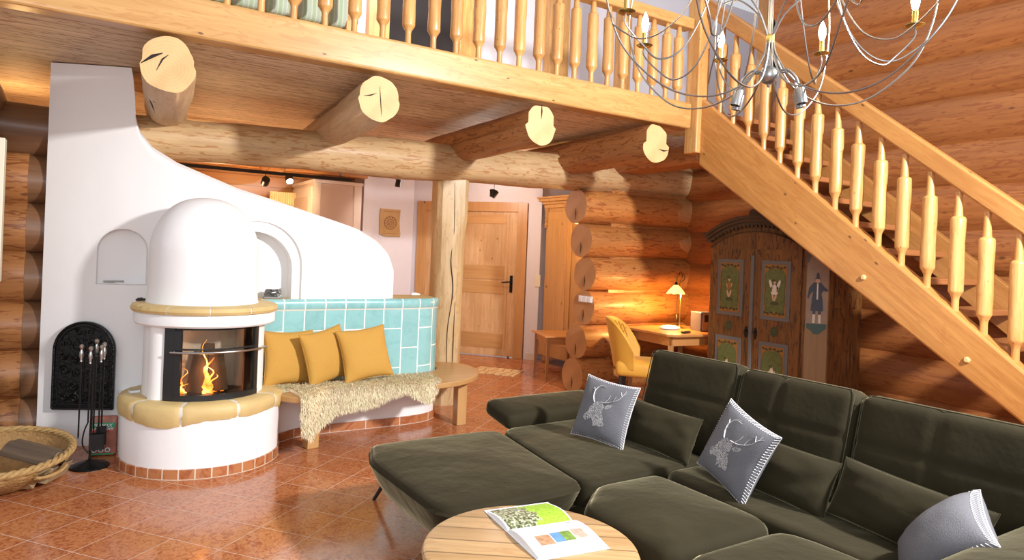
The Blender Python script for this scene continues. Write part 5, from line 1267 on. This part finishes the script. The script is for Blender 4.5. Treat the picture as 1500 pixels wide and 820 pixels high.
for i in range(n_): bm.faces.new((rows[0][i], rows[0][i+1], rows[1][i+1], rows[1][i]))
bm.verts.ensure_lookup_table()
pc = obj('pleated_curtain', bm, mat('cream_pleats', (.92, .78, .52), .8), None, smooth=0); pc.location = (2.155, 9.0, 1.43); tag(pc, 'short cream pleated curtain lit by the kitchen track light', 'curtain')
so = pc.modifiers.new('s', 'SOLIDIFY'); so.thickness = .004
# sockets on a sawn log end
sk = thing('socket_strip', 'white triple wall socket on a sawn log end beside the pine wardrobe', 'socket', (4.585, 5.70, 1.0), R(-0))
sk.rotation_euler = (0, 0, R(-90)); sk.location = (4.645, 5.75, 1.02)
obj('plate', bxx(-.115, .115, 0, .012, -.035, .035), M['white'], sk, smooth=0, bevel=.003); 
for x in (-.075, 0, .075): obj('insert', bxx(x-.028, x+.028, -.006, .001, -.028, .028), M['whitep'], sk, smooth=0, bevel=.002)

# ------------------------------------------------------------------ fireback, tool stand, bag, basket
fr_ = thing('cast_iron_fireback', 'black arched cast iron relief plate leaning on the plaster wall left of the stove', 'fireback', (.005, 5.585, .265), R(-24.5))
W2 = .205; zs = .42
def archp(w, z0, zs_, n=28): return [(-w, z0), (w, z0)]+[(w*math.cos(PI*j/n), zs_+w*math.sin(PI*j/n)*1.0) for j in range(n+1)]
bm = NB(); prism(bm, archp(W2, 0, zs), -.012, .012, 'Y'); obj('plate', bm, M['iron'], fr_, smooth=0, bevel=.004)
bm = NB(); P = archp(W2-.008, .008, zs); tube(bm, [(a, -.014, b) for a, b in P+P[:1]], .010, 8); P = archp(W2-.035, .035, zs); tube(bm, [(a, -.013, b) for a, b in P+P[:1]], .005, 6); obj('rim', bm, M['iron'], fr_)
bm = NB(); random.seed(5)
def vine(x0, z0, sx, n, r0):
    tube(bm, [(x0+sx*r0*(1-t/26)*math.cos(t*.42+n), -.014, z0+r0*(1-t/26)*math.sin(t*.42+n)) for t in range(22)], .0075, 5)
for sx in (-1, 1):
    for i, (x, z, r_) in enumerate(((.05, .08, .035), (.12, .09, .03), (.06, .17, .035), (.13, .18, .03), (.05, .26, .03), (.12, .28, .038), (.06, .36, .035), (.13, .38, .028), (.05, .46, .036), (.11, .47, .028), (.04, .55, .026))): vine(sx*x, z, sx, i*1.3, r_)
    for q in range(26):
        x, z = random.uniform(.01, .15)*sx, random.uniform(.05, .52); lathe(bm, [(0, 0), (.007, .002), (.004, .007), (0, .008)], 6, M=T(x, -.011, z) @ RX(90))
tube(bm, [(0, -.014, .05), (0, -.014, .56)], .006, 6); tube(bm, [(-.05, -.014, .12), (0, -.014, .06), (.05, -.014, .12)], .005, 6); obj('relief_ornament', bm, M['iron'], fr_)
ts = thing('fireplace_tool_stand', 'black iron fireplace tool stand with nickel handles', 'tool stand', (.055, 5.08, 0))
bm = NB(); lathe(bm, [(.115, 0), (.115, .008), (.09, .02), (.03, .035), (.012, .05), (.0, .05)], 32); obj('base', bm, M['black'], ts)
bm = NB(); tube(bm, [(0, 0, .04), (0, 0, .78)], .008, 10); 
for a in range(4): tube(bm, [(0, 0, .73), (.055*math.cos(a*PI/2+.5), .055*math.sin(a*PI/2+.5), .73)], .005, 6)
obj('pole', bm, M['black'], ts)
def tool(name, a, r_, z0, zh, headf, lab=None):
    x, y = r_*math.cos(a), r_*math.sin(a)
    bm = NB(); tube(bm, [(x, y, z0), (x, y, zh)], .005, 8); headf(bm, x, y, z0); p = obj(name, bm, M['black'], ts)
    bm = NB(); lathe(bm, [(.005, zh-.09), (.008, zh-.085), (.006, zh-.075), (.011, zh-.05), (.012, zh-.03), (.007, zh-.012), (.007, zh-.005), (.013, zh+.004), (.013, zh+.016), (.006, zh+.024), (0, zh+.025)], 16, (x, y)); obj('handle', bm, M['chrome'], p)
tool('poker', PI+.2, .070, .21, .775, lambda bm, x, y, z: tube(bm, [(x, y, z), (x, y-.002, z-.02)], [.005, .002], 6))
tool('tongs', PI+1.2, .050, .30, .765, lambda bm, x, y, z: tube(bm, spline([(x, y, z), (x-.02, y, z-.06), (x-.025, y, z-.14), (x+.01, y, z-.2)], 5), .005, 6))
tool('log_lifter', 1.2, .04, .25, .80, lambda bm, x, y, z: tube(bm, [(x, y, z), (x, y, z-.05)], [.005, .002], 6))
tool('brush', -.7, .055, .22, .770, lambda bm, x, y, z: box(bm, x-.05, x+.035, y-.03, y+.03, z-.10, z))
tool('shovel', -.25, .060, .26, .785, lambda bm, x, y, z: box(bm, x-.03, x+.03, y-.01, y+.0, z-.12, z))
bg = thing('lighter_bag', 'printed red and green paper bag of fire lighters behind the tool stand', 'bag', (.135, 5.33, 0), R(-14))
bm = NB(); rbox(bm, .17, .08, .265, .02, 0, 10, 6, 12, T(0, 0, .133), warp=lambda p: (p[0], p[1]*(1-.6*max(0, p[2]-.05)/.09), p[2])); obj('sack', bm, M['pk'], bg, smooth=60)
def slab(x0, x1, z0, z1, m, name, e=.0): obj(name, bxx(x0, x1, -.0435-e, -.040, z0, z1), m, bg, smooth=0)
slab(-.075, .075, .195, .228, M['greenp'], 'green_band'); slab(-.075, .075, .010, .020, M['greenp'], 'green_foot_band'); slab(-.07, .04, .165, .175, M['red'], 'red_band')
def text(s_, size, m, parent, loc, rot=(PI/2, 0, 0), shear=0, name='lettering'):
    c = bpy.data.curves.new(name, 'FONT'); c.body = s_; c.size = size; c.extrude = .0008; c.shear = shear; c.align_x = 'CENTER'; c.offset = size*.012
    o = bpy.data.objects.new(name, c); COL.objects.link(o); dg = bpy.context.evaluated_depsgraph_get(); dg.update(); me = bpy.data.meshes.new_from_object(o.evaluated_get(dg)); bpy.data.objects.remove(o)
    o = bpy.data.objects.new(name, me); COL.objects.link(o); me.materials.clear(); me.materials.append(m); o.parent = parent; o.location = loc; o.rotation_euler = rot; return o
text('FLAMAX', .030, M['whitep'], bg, (.0, -.0455, .200), shear=.3); text('ANZÜNDER', .024, M['whitep'], bg, (.0, -.0455, .178), shear=.3)
for x in (-.045, -.005, .035):
    bm = NB(); lathe(bm, [(.016, 0), (.016, .003)], 20, M=T(x, -.041, .042) @ RX(90)); obj('round_badge', bm, M['whitep'], bg, smooth=0)
    bm = NB(); lathe(bm, [(.011, 0), (.011, .001)], 8, M=T(x, -.044, .042) @ RX(90)); obj('badge_symbol', bm, M['grey_metal'], bg, smooth=0)

bs = thing('wicker_basket', 'wide shallow woven straw basket with braided rim holding firewood', 'basket', (-.44, 4.93, 0))
rx, ry = .40, .42
def bz(a): return .185+.03*math.sin(a)-.0
bm = NB(); nA = 96; nz = 14; ro = []
def bprof(t): return (.60+.40*math.sin(t*PI/2), t)
for sgn in (0, 1):
    rows = []
    for k_ in range(nz+1):
        t_ = k_/nz; f, zt = bprof(t_); row = []
        for i in range(nA):
            a = 2*PI*i/nA; w_ = .006*math.sin(i*PI/2+PI*(k_ % 2))+(.003 if k_ % 2 else 0); ff = f-(.035 if sgn else 0)
            row.append(bm.verts.new(((rx*ff+w_)*math.cos(a), (ry*ff+w_)*math.sin(a), .012+(bz(a)-.012)*zt+(.012 if sgn else 0))))
        rows.append(row)
    for p, q in zip(rows, rows[1:]):
        for i in range(nA):
            # oval hand holes at +x-ish and -x-ish sides near the rim
            k_ = rows.index(p); a = (i+.5)/nA*360
            if 8 <= k_ <= 12 and (abs((a-322+180) % 360-180) < 15 or abs((a-142+180) % 360-180) < 15): continue
            bm.faces.new((p[i], p[(i+1) % nA], q[(i+1) % nA], q[i]))
    bm.faces.new(rows[0])
    ro.append(rows)
obj('woven_body', bm, M['wicker'], bs, smooth=60)
bm = NB()
for s_ in range(3):
    tube(bm, [((rx+.0+.013*math.cos(a*17+s_*2.1))*math.cos(a), (ry+.013*math.cos(a*17+s_*2.1))*math.sin(a), bz(a)+.008+.012*math.sin(a*17+s_*2.1)) for a in [2*PI*i/240 for i in range(241)]], .012, 6)
obj('braided_rim', bm, M['wicker_rim'], bs, smooth=60)
for c_ in (322, 142):
    bm = NB(); tube(bm, [((rx*.965+.012)*math.cos(R(c_-17+34*i/14)), (ry*.965+.012)*math.sin(R(c_-17+34*i/14)), .012+(bz(R(c_))-.012)*(.56+.10*(abs(i-7)/7)**3)) for i in range(15)], .012, 6)
    obj('hand_hole_edge', bm, M['wicker_rim'], bs, smooth=60)
def split_log(loc, rot, L_, r_, lab, seed):
    bm = NB(); random.seed(seed); P = [(r_*math.cos(R(a))*random.uniform(.9, 1.05), r_*math.sin(R(a))*random.uniform(.9, 1.05)) for a in (0, 20, 40, 60, 80, 100, 120)]+[(-r_*.05, -.02)]
    A = [bm.verts.new((0, *p)) for p in P]; B = [bm.verts.new((L_, p[0]*1.04, p[1]*.97)) for p in P]; n_ = len(P)
    bm.faces.new(A[::-1]).material_index = 1; bm.faces.new(B).material_index = 1
    for i in range(n_): bm.faces.new((A[i], A[(i+1) % n_], B[(i+1) % n_], B[i])).material_index = 0 if i < 6 else 2
    o = obj('firewood_log', bm, [M['bark'], M['fwend'], M['fwend']], None, smooth=0, bevel=.004); o.location = loc; o.rotation_euler = [R(a) for a in rot]; return tag(o, lab, 'firewood', 'firewood in the straw basket')
split_log((-.10, 4.85, .09), (10, -8, 140), .34, .10, 'dark barked split log lying across the middle of the straw basket', 1)
split_log((-.17, 4.74, .045), (0, 6, 70), .28, .085, 'split log with pale end showing through the basket hand hole', 2)
split_log((-.62, 4.95, .05), (-20, -6, 60), .30, .09, 'split log at the left side of the straw basket', 3)
split_log((-.22, 4.70, .040), (30, 4, 150), .26, .07, 'small split log low in the front of the straw basket', 4)
